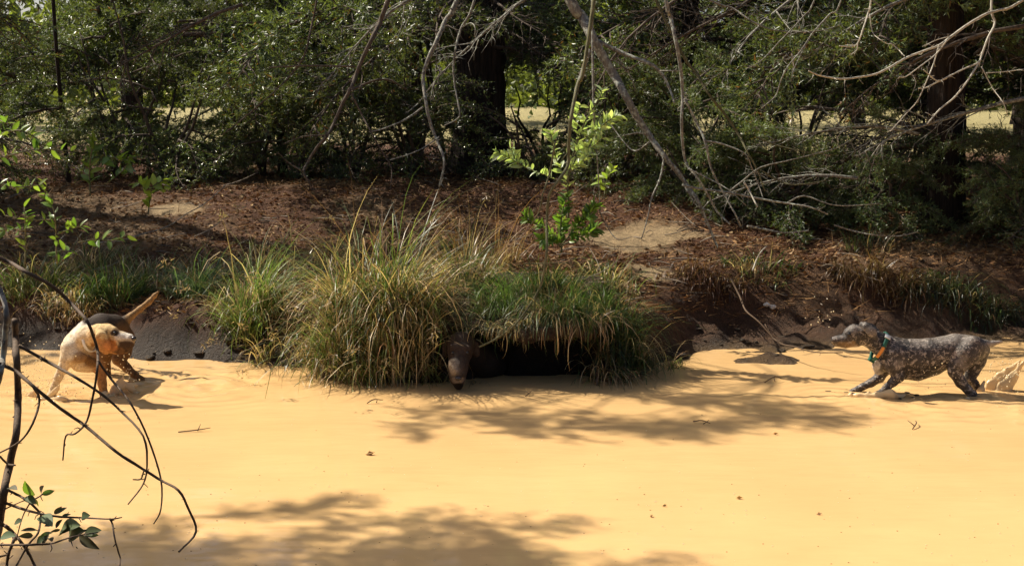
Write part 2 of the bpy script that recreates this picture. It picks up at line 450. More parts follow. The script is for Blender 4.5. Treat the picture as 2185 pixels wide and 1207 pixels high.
ux = np.linspace(HOLLOW[0] - 0.30, HOLLOW[1] + 0.30, 34); uy = np.linspace(0, 1.2, 26)
UX, UY = np.meshgrid(ux, uy, indexing='ij')
front = lip_front(UX)
YY = front + UY * 1.15
lift = np.sin(np.clip(UY / 1.2, 0, 1) * math.pi * 0.5)
TOPZ = lip_z(UX, YY) - 0.10 * sstep(.95, 1.2, UY)
BOTZ = np.minimum(TOPZ - 0.035, 0.265 + 0.02 * lift + 0.04 * fbm(UX + 5, YY, 6, 3))
a_, b_ = UX.shape
n_ = a_ * b_
V = np.concatenate([np.stack([UX, YY, TOPZ], -1).reshape(-1, 3), np.stack([UX, YY, BOTZ], -1).reshape(-1, 3)])
idx = np.arange(n_).reshape(a_, b_)
q = np.stack([idx[:-1, :-1], idx[1:, :-1], idx[1:, 1:], idx[:-1, 1:]], -1).reshape(-1, 4)
rim = np.concatenate([idx[:, 0], idx[-1, 1:], idx[-2::-1, -1], idx[0, -2:0:-1]])
rn = np.roll(rim, -1)
side = np.stack([rim + n_, rn + n_, rn, rim], 1)
lip = link('bank_overhang', mesh('bank_overhang', V, [q, q[:, ::-1] + n_, side], M['soil'], np.broadcast_to(np.array([0.10, 0.062, 0.04]), (len(V), 3)), True))
tag(lip, 'undercut lip of soil roofing the dark hollow at the waterline', kind='structure')

# ================================================================== bough prototypes (unit length along +x)
def bough_proto(kind, seed):
    r = np.random.default_rng(seed)
    wood, fol = MB(), MB()
    rise = r.uniform(0.02, 0.18); droop = r.uniform(0.18, 0.42)
    ax = lambda s: np.array([s, 0.05 * math.sin(5 * s + seed), rise * s * 2 - (rise + droop) * s * s])
    tube(wood, [ax(s) for s in np.linspace(0, 1, 7)], np.linspace(0.016, 0.003, 7), 5, 1, col=(1, 1, 1), r=r)
    canopy = kind == 'canopy'; kind = 'cedar' if canopy else kind
    nsec = 12 if canopy else {'cedar': 26, 'holly': 20, 'bare': 16}[kind]
    Pb, D = [], []
    for i in range(nsec):
        s = 0.10 + 0.9 * (i + r.uniform(0, 1)) / nsec
        s = min(s, 0.99)
        p0 = ax(s); d0 = norm(ax(min(s + .02, 1.0)) - ax(s - .02))
        sd = 1 if i % 2 else -1
        ang = R(r.uniform(35, 70)); L = (0.12 + 0.40 * (1 - s) ** 0.8 * min(1, s * 3 + .3)) * r.uniform(0.6, 1.15)
        lat = norm(np.array([0, sd * 1.0, r.uniform(-0.75, 0.55)]))
        dd = norm(d0 * math.cos(ang) + lat * math.sin(ang))
        pts = [p0]
        for k in range(4):
            dd = norm(dd + r.standard_normal(3) * (0.16 if kind != 'bare' else 0.24) + np.array([0.08, 0, -0.10]))
            pts.append(pts[-1] + dd * L / 4)
        pts = np.array(pts)
        tube(wood, pts, np.linspace(0.006, 0.0014, 5), 3, 1, col=(1, 1, 1), r=r)
        nt_ = max(3, int(L / (0.028 if kind == 'cedar' and not canopy else 0.045)))
        for j in range(nt_):
            u = (j + r.uniform(0.1, 0.9)) / nt_
            k = min(int(u * 4), 3); q = pts[k] + (pts[k + 1] - pts[k]) * (u * 4 - k)
            td = norm(norm(pts[k + 1] - pts[k]) * 0.8 + r.standard_normal(3) * 0.62)
            tl = r.uniform(0.05, 0.13) * (0.7 if kind == 'holly' else 1)
            if kind == 'bare':
                tube(wood, [q, q + td * tl * .6 + r.standard_normal(3) * .008, q + td * tl * 1.2], [0.0022, 0.0016, 0.0009], 3, 1, r=r)
                continue
            m_ = 5 if canopy else 16 if kind == 'cedar' else 7
            u2 = r.uniform(0, 1, m_)[:, None]
            Pb.append(q + td * tl * u2); D.append(td * 0.75 + r.standard_normal((m_, 3)) * (0.5 if kind == 'cedar' else 0.85))
    if kind != 'bare':
        Pb = np.concatenate(Pb); D = np.concatenate(D); n = len(Pb)
        br = r.uniform(0.6, 1.4, (n, 1))
        if canopy:
            needles(fol, Pb, D, r.uniform(0.06, 0.11, n), r.uniform(0.02, 0.04, n), np.array([0.104, 0.142, 0.062]) * br, r=r)
        elif kind == 'cedar':
            c = np.array([0.104, 0.142, 0.062]) * br; dead = r.random(n) < 0.05; c[dead] = np.array([0.16, 0.09, 0.04])
            needles(fol, Pb, D, r.uniform(0.020, 0.040, n), r.uniform(0.006, 0.0105, n), c, r=r)
        else:
            c = np.array([0.112, 0.154, 0.068]) * br; y = r.random(n) < 0.06; c[y] = np.array([0.2, 0.19, 0.05])
            leaf_quads(fol, Pb, D, r.uniform(0.018, 0.034, n), r.uniform(0.008, 0.015, n), c, r=r)
    wv = np.concatenate(wood.V), {k_: np.concatenate(v_) for k_, v_ in wood.F.items()}
    return wv, (fol.me('foliage', M['cedar'] if kind == 'cedar' else M['holly']) if kind != 'bare' else None)

PROTO = {'cedar': [bough_proto('cedar', 11 + i) for i in range(5)],
         'holly': [bough_proto('holly', 31 + i) for i in range(4)],
         'canopy': [bough_proto('canopy', 61 + i) for i in range(3)],
         'bare': [bough_proto('bare', 51 + i) for i in range(3)]}

LIT = []                                   # places the sun reaches through gaps between the boughs: (point, gap radius)
def blocks(p, tip, margin=0.0):
    for q, rad in LIT:
        for u in (0.2, 0.5, 0.8, 1.0):
            w_ = p + (tip - p) * u - q; t = float(w_ @ S)
            if t > 0.7 and np.linalg.norm(w_ - S * t) < rad + margin: return True
    return False
GAPS = []                                  # openings between the trees through which the field shows
def gap(p, tip):
    for (a, b_, rx, ry) in GAPS:
        for u in (0.15, 0.4, 0.65, 0.9):
            q = p + (tip - p) * u
            px = W_PX / 2 + F_PX * q[0] / q[1]; py = HORIZON + F_PX * (CAM_Z - q[2]) / q[1]
            if ((px - a) / rx) ** 2 + ((py - b_) / ry) ** 2 < 1: return True
    return False
WOOD = {}
def put_bough(parent, kind, pos, az, pitch, scale, r, roll=None):
    wv, fm = PROTO[kind][r.integers(len(PROTO[kind]))]
    rl_ = r.uniform(-.5, .5) if roll is None else roll
    pos = np.asarray(pos, dtype=float)
    m = Matrix.Rotation(az, 3, 'Z') @ Matrix.Rotation(-pitch, 3, 'Y') @ Matrix.Rotation(rl_, 3, 'X')
    A = np.array(m)
    if blocks(pos, pos + A @ np.array([scale, 0, -.15 * scale]), 0.18 * scale): return
    if gap(pos, pos + A @ np.array([scale, 0, -.15 * scale])): return
    loc = pos - np.array(parent.location)
    WOOD.setdefault(parent.name, MB()).add((wv[0] * scale) @ A.T + loc, list(wv[1].values()))
    if fm is not None:
        f = bpy.data.objects.new('foliage', fm); C.objects.link(f); f.parent = parent
        f.location = tuple(loc); f.rotation_euler = m.to_euler(); f.scale = (scale,) * 3
def flush_wood(t):
    if t.name in WOOD: tag(WOOD.pop(t.name).build('branches', M['limb'], t), kind='stuff')

def trunk_mesh(h, r0, seed, lean=(0, 0), flute=0.18):
    r = np.random.default_rng(seed)
    mb = MB()
    nz_, ns = 40, 36
    zz = np.concatenate([np.linspace(-0.25, 3, 24), np.linspace(3.3, h, nz_ - 24)])
    a = np.arange(ns) * 2 * math.pi / ns
    rows = []
    for z in zz:
        rad = r0 * (1 - 0.88 * max(z, 0) / h) * (1 + 0.45 * math.exp(-max(z + .1, 0) * 5))
        fl = 1 + flute * fbm(np.cos(a) * 1.6 + seed, np.sin(a) * 1.6 + z * 0.25, 1.3, 3) + 0.05 * r.standard_normal(ns)
        cx = lean[0] * z + 0.05 * math.sin(z * 1.1 + seed); cy = lean[1] * z + 0.05 * math.cos(z * 0.9 + seed)
        rows.append(np.stack([cx + rad * fl * np.cos(a), cy + rad * fl * np.sin(a), np.full(ns, z)], 1))
    V = np.concatenate(rows)
    i, j = np.meshgrid(np.arange(nz_ - 1), np.arange(ns), indexing='ij'); i = i.ravel(); j = j.ravel(); j2 = (j + 1) % ns
    mb.add(V, [np.stack([i * ns + j, i * ns + j2, (i + 1) * ns + j2, (i + 1) * ns + j], 1)])
    return mb.me('trunk', M['bark'], True)

def tree(name, x, y, label, h, r0, seed, kind='cedar', zmin=0.7, low=26, high=24, spread=1.7, cat='tree', group='trees behind the pond',
         lean=(0, 0), dead=0, keep=None, low_top=3.4):
    r = np.random.default_rng(seed)
    base = np.array([x, y, float(hz(x, y))])
    t = empty(name, base, label, cat, group)
    link('trunk', trunk_mesh(h, r0, seed, lean), t)
    for i in range(low + high):
        if i < low:
            z = zmin + (low_top - zmin) * (i + r.uniform(0, 1)) / low; sc = spread * r.uniform(0.6, 1.1)
        else:
            f = (i - low + r.uniform(0, 1)) / max(high, 1); z = low_top + (h - low_top) * f; sc = spread * (1.25 - 0.85 * f) * r.uniform(0.85, 1.25)
        az = i * 2.39996 + r.uniform(-.5, .5) + seed
        p = base + np.array([lean[0] * z, lean[1] * z, z])
        tip = p + np.array([math.cos(az), math.sin(az), 0]) * sc
        if keep is not None and not keep(p, tip, z): continue
        far = r.uniform(0.0, 0.75) if i < low else 0.0
        put_bough(t, kind if i < low else 'canopy', p + np.array([math.cos(az), math.sin(az), 0]) * (r0 * 0.4 + far * sc) + np.array([0, 0, far * r.uniform(-.5, .25)]), az + far * r.uniform(-.8, .8),
                  R(r.uniform(-14, 22)), sc, r)
    for i in range(dead):
        z = r.uniform(0.5, 2.4); az = r.uniform(0, 6.28)
        put_bough(t, 'bare', base + np.array([math.cos(az) * r0 * .5, math.sin(az) * r0 * .5, z]), az, R(r.uniform(-25, 15)), spread * r.uniform(0.5, 1.0), r)
    flush_wood(t)
    return t

def shrub(name, x, y, label, h, seed, kind='holly', n=26, size=0.9, group='shrubs under the trees', cat='shrub'):
    r = np.random.default_rng(seed)
    base = np.array([x, y, float(hz(x, y))])
    t = empty(name, base, label, cat, group)
    for k in range(4):
        mb = MB(); a = r.uniform(0, 6.28)
        pts = [np.zeros(3)]
        for s in range(5):
            pts.append(pts[-1] + np.array([math.cos(a) * .10, math.sin(a) * .10, h / 5.5]) + r.standard_normal(3) * 0.04)
        tube(mb, pts, np.linspace(0.022, 0.006, 6), 6, 2, r=r)
        mb.build('stem', M['limb'], t)
    for i in range(n):
        z = h * (0.12 + 0.88 * (i + r.uniform(0, 1)) / n)
        az = i * 2.39996 + r.uniform(-.4, .4); rad = 0.12 * h / 1.5 + r.uniform(0, 0.12)
        put_bough(t, kind, base + np.array([math.cos(az) * rad, math.sin(az) * rad, z]), az, R(r.uniform(-10, 50) if i > n * .3 else r.uniform(-22, 6)), size * r.uniform(0.65, 1.1), r)
    flush_wood(t)
    return t

# ================================================================== trees
for q_, rad_ in ((P(1240, 250, 9.0), .35), (P(1200, 340, 9.0), .3), (P(1110, 330, 8.9), .25), (onplane(1340, 498, .60), .5), (onplane(1470, 498, .60), .5), (onplane(375, 475, .6), .25),
                 (P(690, 620, 8.3), .3), (P(540, 560, 9.0), .35), (P(790, 480, 8.4), .3), (onplane(1395, 610, .33), .25), (P(800, 60, 13.2), .5), (P(700, 90, 13.4), .4), (P(560, 60, 13.0), .4),
                 (P(60, 160, 12.6), .5), (P(250, 100, 12.6), .35), (P(420, 150, 12.8), .35), (P(1990, 720, 7.85), .4), (P(215, 730, 7.9), .36), (P(1900, 120, 9.4), .4), (P(2000, 170, 9.3), .4),
                 (P(1400, 300, 9.9), .3), (P(1300, 150, 10.1), .25), (P(1600, 120, 12.6), .3)):
    LIT.append((q_, rad_))
for q_ in ((150, 250, 12.6), (350, 60, 13), (500, 260, 13), (650, 180, 13.3), (900, 60, 13.5), (100, 60, 12.5), (1300, 60, 13), (300, 230, 13), (760, 20, 13.2)):
    LIT.append((P(*q_), .35))
GAPS += [(400, 225, 55, 30), (905, 150, 50, 45), (1130, 205, 70, 50), (1500, 258, 40, 16), (1560, 272, 36, 14), (1700, 252, 46, 18), (1790, 262, 40, 16), (2120, 250, 40, 40), (690, 235, 35, 20)]
G_BACK = 'cedars behind the bank'
tree('cedar_tree', -0.38, 14.5, 'thick dark trunked cedar in the middle behind the grass clumps', 9.0, 0.27, 101, low=54, high=20, zmin=0.75, dead=14,
     keep=lambda p, t, z: not (z < 2.0 and t[1] < 14.4 and abs(t[0] + .38) < .6), group=G_BACK)
tree('cedar_tree', 3.55, 11.7, 'right hand cedar with shaggy trunk behind the grey dog', 8.5, 0.155, 102, low=46, high=28, zmin=1.3, dead=22, spread=1.8,
     keep=lambda p, t, z: not (z < 1.5 and t[1] < 11.6 and abs(t[0] - 3.4) < .6), group=G_BACK)
tree('cedar_tree', -4.3, 13.6, 'dense grey green cedar filling the upper left corner', 8.0, 0.02, 103, low=70, high=12, zmin=0.6, spread=1.7, group=G_BACK)
tree('cedar_tree', -2.35, 14.6, 'dense low branched cedar left of the thick trunked cedar', 8.0, 0.04, 104, low=70, high=12, zmin=0.65, spread=1.6, group=G_BACK)
tree('cedar_tree', -6.6, 12.4, 'cedar at the far left edge over the left bank', 8.5, 0.11, 105, low=50, high=14, zmin=0.9, spread=1.9, group=G_BACK)
tree('cedar_tree', 1.75, 14.4, 'dark twiggy cedar between the thick trunk and the right hand cedar', 8.0, 0.09, 106, low=50, high=20, zmin=0.75, dead=26, spread=1.7, group=G_BACK)
tree('cedar_tree', 5.6, 13.3, 'cedar at the right edge behind the right hand cedar', 8.5, 0.18, 107, low=54, dead=12, high=27, zmin=0.7, spread=1.8, group=G_BACK)
tree('cedar_tree', -1.3, 18.2, 'farther cedar seen left of the thick dark trunk', 8.0, 0.09, 108, low=24, high=14, zmin=1.0, spread=1.7, group=G_BACK)
tree('cedar_tree', 2.9, 18.0, 'farther cedar seen left of the right hand trunk', 8.0, 0.15, 109, low=20, high=24, zmin=0.9, spread=1.7, dead=12, group=G_BACK)
tree('cedar_tree', -4.9, 18.5, 'farther cedar behind the dense upper left foliage', 8.0, 0.15, 110, low=26, high=12, zmin=1.0, spread=1.8, group=G_BACK)
tree('cedar_tree', 6.6, 18.0, 'farther cedar behind the right edge foliage', 8.0, 0.16, 111, low=26, high=18, zmin=1.0, spread=1.8, group=G_BACK)
# understorey
shrub('holly_shrub', -3.3, 13.6, 'small leaved shrub at the left above the tan dog', 1.6, 201, n=34)
shrub('holly_shrub', -1.55, 14.0, 'small leaved shrub low under the middle left cedar', 1.5, 202, n=30)
shrub('holly_shrub', -4.9, 12.6, 'small leaved shrub at the left edge of the picture', 1.5, 203, n=30, size=0.8)
shrub('holly_shrub', -0.75, 16.2, 'small leaved shrub beside the thick dark trunk', 2.3, 204, n=34, size=1.0)
shrub('young_cedar', 1.5, 12.2, 'low dark young cedar under the hanging grey limb', 1.0, 205, kind='cedar', n=26, size=0.8)
shrub('young_cedar', 2.55, 12.8, 'low dark young cedar left of the right hand trunk', 1.3, 206, kind='cedar', n=30, size=0.9)
shrub('young_cedar', 4.3, 11.3, 'bright green young cedar right of the right hand trunk', 1.0, 207, kind='cedar', n=26, size=0.75)
shrub('young_cedar', 0.35, 15.8, 'low young cedar right of the thick dark trunk', 1.0, 208, kind='cedar', n=22, size=0.9)

for k, (kind, x, y, h_, n_, sz, lab) in enumerate([
    ('holly', -5.2, 13.0, 1.7, 32, .9, 'leafy shrub filling the left edge below the cedar'), ('cedar', -3.9, 13.9, 1.5, 34, .9, 'young grey green cedar left of the lime leaved sapling'),
    ('cedar', -2.5, 14.2, 1.5, 34, .9, 'young grey green cedar behind the lime leaved sapling'), ('holly', -2.1, 13.8, 1.1, 26, .8, 'low shrub between the two young grey green cedars'),
    ('holly', -0.95, 13.9, 1.2, 26, .8, 'low shrub left of the foot of the thick dark trunk'), ('holly', 0.25, 13.6, .8, 22, .8, 'low shrub right of the foot of the thick dark trunk'),
    ('cedar', .95, 13.2, 1.0, 30, .9, 'young dark cedar behind the bright leafy sapling'), ('cedar', 3.0, 14.6, 1.3, 28, .9, 'young cedar behind the left side of the right hand trunk'),
    ('holly', -3.4, 17.0, 1.8, 28, 1.0, 'farther shrub closing the gap behind the left cedars'), ('holly', 4.4, 15.2, 1.5, 28, 1.0, 'shrub behind the right side of the right hand trunk'),
    ('holly', 1.4, 17.2, 1.3, 26, 1.0, 'farther shrub right of the thick dark trunk'), ('cedar', 5.0, 11.4, 1.3, 30, .9, 'young cedar at the right edge of the picture'),
    ('cedar', 1.75, 12.1, .6, 24, .65, 'low spreading young cedar at the end of the thick dead limb'), ('cedar', 2.25, 11.7, .75, 26, .75, 'low dark young cedar under the level grey branch'),
    ('cedar', 2.95, 11.5, .7, 24, .65, 'low dark young cedar just left of the right hand trunk'), ('cedar', 4.15, 10.9, .75, 26, .55, 'feathery green young cedar in front of the right edge')]):
    shrub('young_cedar' if kind == 'cedar' else 'holly_shrub', x, y, lab, h_, 220 + k, kind=kind, n=n_, size=sz)

# broadleaf trees standing in the sunny field
def field_tree(x, y, label, h, seed):
    r = np.random.default_rng(seed)
    base = np.array([x, y, float(hz(x, y))])
    t = empty('field_tree', base, label, 'tree', 'trees across the dry field')
    link('trunk', trunk_mesh(h * 0.8, h * 0.022, seed), t)
    mb = MB(); n = 5200
    cl = r.standard_normal((46, 3)) * np.array([h * .22, h * .22, h * .2]) + np.array([0, 0, h * .55])
    cl[:, 2] = np.clip(cl[:, 2], h * .08, h)
    p = cl[r.integers(46, size=n)] + r.standard_normal((n, 3)) * h * .06
    p[:, 2] = np.maximum(p[:, 2], 0.15)
    c = np.array([0.13, 0.17, 0.05]) * r.uniform(0.6, 1.5, (n, 1))
    leaf_quads(mb, p, r.standard_normal((n, 3)), r.uniform(.14, .3, n), r.uniform(.08, .18, n), c, r=r)
    mb.build('crown', M['far_leaf'], t)
for k, (x, y, h, lab) in enumerate([(-13, 33, 8, 'sunlit leafy tree across the field behind the upper left foliage'), (-7.5, 38, 9, 'sunlit leafy tree across the field left of middle'),
                                    (-2.5, 36, 8, 'sunlit leafy tree across the field behind the thick trunk'), (3.5, 40, 9, 'sunlit leafy tree across the field right of middle'),
                                    (8.5, 35, 8, 'sunlit leafy tree across the field behind the right hand cedar'), (14, 39, 9, 'sunlit leafy tree across the field at the right edge')]):
    field_tree(x, y, lab, h, 300 + k)
mb = MB(); n = 26000
p = np.stack([rng.uniform(-75, 75, n), rng.uniform(68, 86, n), np.abs(rng.standard_normal(n)) * 4.5 + 0.3], 1)
p[:, 2] *= 1 + 0.35 * fbm(p[:, 0], p[:, 1], 0.12, 3)
leaf_quads(mb, p, rng.standard_normal((n, 3)), rng.uniform(.5, 1.1, n), rng.uniform(.3, .7, n), np.array([0.10, 0.135, 0.045]) * rng.uniform(.6, 1.4, (n, 1)))
tag(mb.build('distant_wood', M['far_leaf']), 'distant wood on the far side of the dry field', 'wood', kind='stuff')

# two cedars outside the picture whose limbs reach over the pond and throw the shade on the water
def shade_tree(base, label, seed, spine, spots, lift):
    """spine: (px, py, height) shadow points the main limb passes over; spots: shadow px, py, height, bough size, heading, count"""
    base = np.array(base); r = np.random.default_rng(seed)
    t = empty('shade_cedar', base, label, 'tree', 'cedars beside the pond')
    link('trunk', trunk_mesh(7.5, 0.22, seed), t)
    cast = lambda px, py, h: onplane(px, py) + S * (h / S[2])
    sp_ = np.array([cast(*q) for q in spine])
    mb = MB()
    tube(mb, np.vstack([[0, 0, lift], sp_ - base]), np.linspace(0.07, 0.015, len(sp_) + 1), 7, 3, r=r)
    mb.build('limb', M['limb'], t)
    for (px, py, h, sc, az, n) in spots:
        c = cast(px, py, h)
        k = np.argmin(np.linalg.norm(sp_ - c, axis=1))
        d = np.array([math.cos(az), math.sin(az), 0])
        mb = MB(); a0 = sp_[k] - base; e0 = c - base - d * sc * .45
        tube(mb, [a0, (a0 + e0) / 2 + np.array([0, 0, .06]), e0], [0.014, 0.010, 0.007], 5, 3, r=r)
        mb.build('limb', M['limb'], t)
        for j in range(n):
            put_bough(t, 'cedar', c + r.standard_normal(3) * 0.13 - d * sc * .45, az + r.uniform(-.35, .35), R(r.uniform(-4, 12)), sc, r)
    flush_wood(t)
shade_tree([-5.6, 2.2, 0.2], 'cedar on the near bank left of the picture shading the near water', 121,
           [(-500, 1330, 4.0), (0, 1290, 4.1), (500, 1270, 4.2), (1000, 1290, 4.2), (1300, 1280, 4.3)],
           [(560, 1150, 4.2, .7, 0.2, 2), (790, 1120, 4.4, .6, .3, 2), (960, 1185, 4.0, .7, -.1, 2), (1150, 1185, 4.3, .7, 0.0, 2), (330, 1195, 4.0, 1.0, .1, 3),
            (120, 1185, 4.2, .9, .3, 2), (700, 1190, 4.1, 1.0, .2, 3), (950, 1215, 4.2, 1.0, 0., 3), (300, 1230, 4.2, 1.0, 0., 3), (50, 1220, 4.2, 1.0, 0., 3)], 3.6)
shade_tree([-6.3, 13.4, 0.5], 'cedar on the left bank outside the picture shading the middle water', 122,
           [(700, 700, 5.0), (1050, 760, 4.6), (1350, 800, 4.5), (1650, 810, 4.4)],
           [(1050, 870, 4.4, .8, -.4, 2), (1200, 895, 4.3, .9, -.1, 2), (1330, 925, 4.6, .8, -.2, 2), (1500, 885, 4.5, .8, .1, 2), (1420, 845, 4.3, .9, -.3, 3), (1600, 825, 4.6, .9, 0., 3),
            (1680, 895, 4.4, .8, -.2, 2), (1750, 850, 4.4, .8, -.2, 1), (960, 920, 4.6, .6, -.5, 1), (1500, 800, 4.4, 1.1, 0., 4), (1650, 785, 4.4, 1.1, 0., 4), (1580, 760, 4.4, 1.1, 0., 3), (1430, 775, 4.4, 1.0, 0., 3), (1760, 775, 4.3, 1.0, 0., 3), (1560, 850, 4.4, 1.0, 0., 2), (420, 700, 4.5, 1.0, 0., 4), (480, 730, 4.5, .9, 0., 3), (390, 670, 4.5, 1.0, 0., 3)], 5.2)

# ================================================================== leaf litter, mud clods
def scatter(n, x0, x1, y0, y1, r):
    """ground points, evenly spread as the camera sees them"""
    u = r.random(n)
    Y = 1 / (1 / y0 + (1 / y1 - 1 / y0) * u)
    X = r.uniform(x0, x1, n) * Y / 9.0
    return X, Y
r_l = np.random.default_rng(400)
mb = MB()
X, Y = scatter(46000, -4.0, 4.0, 8.2, 19, r_l)
T = Y - shore(X, False); k = (np.maximum(*sun_patch(X, Y)) < r_l.random(len(X)) * .9) & (T > 0.25 + 0.3 * r_l.random(len(T))) & ((X < 0.9) | (T > 0.75)); X, Y = X[k], Y[k]
n = len(X)
Z = np.maximum(hz(X, Y), hz(X, Y, False)) + 0.006
pal = np.array([[0.20, 0.085, 0.04], [0.27, 0.125, 0.055], [0.14, 0.06, 0.032], [0.36, 0.22, 0.11], [0.11, 0.05, 0.03], [0.28, 0.17, 0.10]])
D = np.stack([r_l.standard_normal(n), r_l.standard_normal(n), 0.30 * np.abs(r_l.standard_normal(n))], 1)
leaf_quads(mb, np.stack([X, Y, Z], 1), D, r_l.uniform(.02, .06, n), r_l.uniform(.006, .03, n), pal[r_l.integers(len(pal), size=n)] * r_l.uniform(.5, 1.1, (n, 1)), r=r_l)
# long fallen needles
X, Y = scatter(26000, -4.0, 4.0, 8.3, 14, r_l)
T = Y - shore(X, False); k = (T > 0.45) & (np.maximum(*sun_patch(X, Y)) < r_l.random(len(X))); X, Y = X[k], Y[k]; n = len(X)
D = np.stack([r_l.standard_normal(n), r_l.standard_normal(n), 0.22 * np.abs(r_l.standard_normal(n))], 1)
needles(mb, np.stack([X, Y, np.maximum(hz(X, Y), hz(X, Y, False)) + .008], 1), D, r_l.uniform(.06, .16, n), .005, np.array([0.30, 0.145, 0.065]) * r_l.uniform(.5, 1.3, (n, 1)), r=r_l)
tag(mb.build('leaf_litter', M['litter']), 'fallen brown leaves and needles covering the bank', 'leaf litter', kind='stuff')

mb = MB()
X, Y = scatter(520, -4.0, 4.0, 8.6, 13.5, r_l)
for x_, y_ in zip(X, Y):
    if y_ - float(shore(np.array([x_]), False)[0]) < .5: continue
    a_t = r_l.uniform(0, 6.28); L_ = r_l.uniform(.08, .38); z_ = float(top_z(x_, y_)) + .012
    d_t = np.array([math.cos(a_t), math.sin(a_t), 0])
    p_t = np.array([x_, y_, z_]); k_t = r_l.uniform(.25, 1.0); el = r_l.uniform(0, .5) if r_l.random() < .4 else 0
    tube(mb, [p_t - d_t * L_ / 2, p_t + r_l.standard_normal(3) * .012 + np.array([0, 0, .01 + el * L_ * .3]), p_t + d_t * L_ / 2 + np.array([0, 0, el * L_])], [.004, .0035, .0015], 4, 2, col=np.array([.30, .25, .19]) * k_t, r=r_l)
tag(mb.build('twig_litter', M['litter']), 'thin dead twigs strewn over the bank', 'twigs', kind='stuff')
def ico():
    p = (1 + 5 ** .5) / 2
    V = norm(np.array([(-1, p, 0), (1, p, 0), (-1, -p, 0), (1, -p, 0), (0, -1, p), (0, 1, p), (0, -1, -p), (0, 1, -p), (p, 0, -1), (p, 0, 1), (-p, 0, -1), (-p, 0, 1)], dtype=float))
    F = np.array([(0, 11, 5), (0, 5, 1), (0, 1, 7), (0, 7, 10), (0, 10, 11), (1, 5, 9), (5, 11, 4), (11, 10, 2), (10, 7, 6), (7, 1, 8), (3, 9, 4), (3, 4, 2), (3, 2, 6), (3, 6, 8), (3, 8, 9), (4, 9, 5), (2, 4, 11), (6, 2, 10), (8, 6, 7), (9, 8, 1)])
    return V, F
def ico2():
    V, F = ico(); V = list(V); cache = {}; out = []
    def mid(a, b):
        k = (min(a, b), max(a, b))
        if k not in cache: V.append(norm(V[a] + V[b])); cache[k] = len(V) - 1
        return cache[k]
    for a, b_, c_ in F:
        x, y, z = mid(a, b_), mid(b_, c_), mid(c_, a)
        out += [(a, x, z), (b_, y, x), (c_, z, y), (x, y, z)]
    return np.array(V), np.array(out)
IV, IF = ico(); IV2, IF2 = ico2()
M['mud'] = plain('wet_mud', (0.17, 0.115, 0.065), 0.4, 0.4, 30)
mb = MB(); r_m = np.random.default_rng(410)
spots = [(1500, 690, 60, 30, 60), (1600, 745, 120, 14, 110), (1760, 765, 90, 14, 110), (1700, 700, 120, 25, 70), (420, 745, 60, 20, 60), (330, 770, 50, 10, 40), (500, 768, 60, 12, 40), (1800, 832, 70, 10, 90), (1900, 845, 70, 8, 50), (2130, 735, 60, 10, 40), (1450, 780, 40, 12, 40), (110, 735, 90, 8, 50)]
for px, py, sx, sy, n in spots:
    for i in range(int(n * .3)):
        q = onplane(px + r_m.standard_normal() * sx * .6, py + r_m.standard_normal() * sy * .6)
        s_ = 0.006 + 0.03 * r_m.random() ** 2.5
        if float(hz(q[0], q[1])) < -0.004 and not (py > 825 and s_ < .016): continue
        z = max(float(hz(q[0], q[1])), -0.004)
        V = IV2 * (1 + 0.2 * fbm(IV2[:, 0] * 1.3 + i, IV2[:, 1] * 1.3 + IV2[:, 2], 1.5, 3))[:, None] * s_ * np.array([r_m.uniform(.8, 1.5), r_m.uniform(.8, 1.5), r_m.uniform(.25, .55)])
        mb.add(V + np.array([q[0], q[1], z + s_ * .04]), [IF2], (.11, .078, .05))
tag(mb.build('mud_clods', M['soil'], smooth=True), 'wet brown mud clods along the waterline', 'mud', kind='stuff')

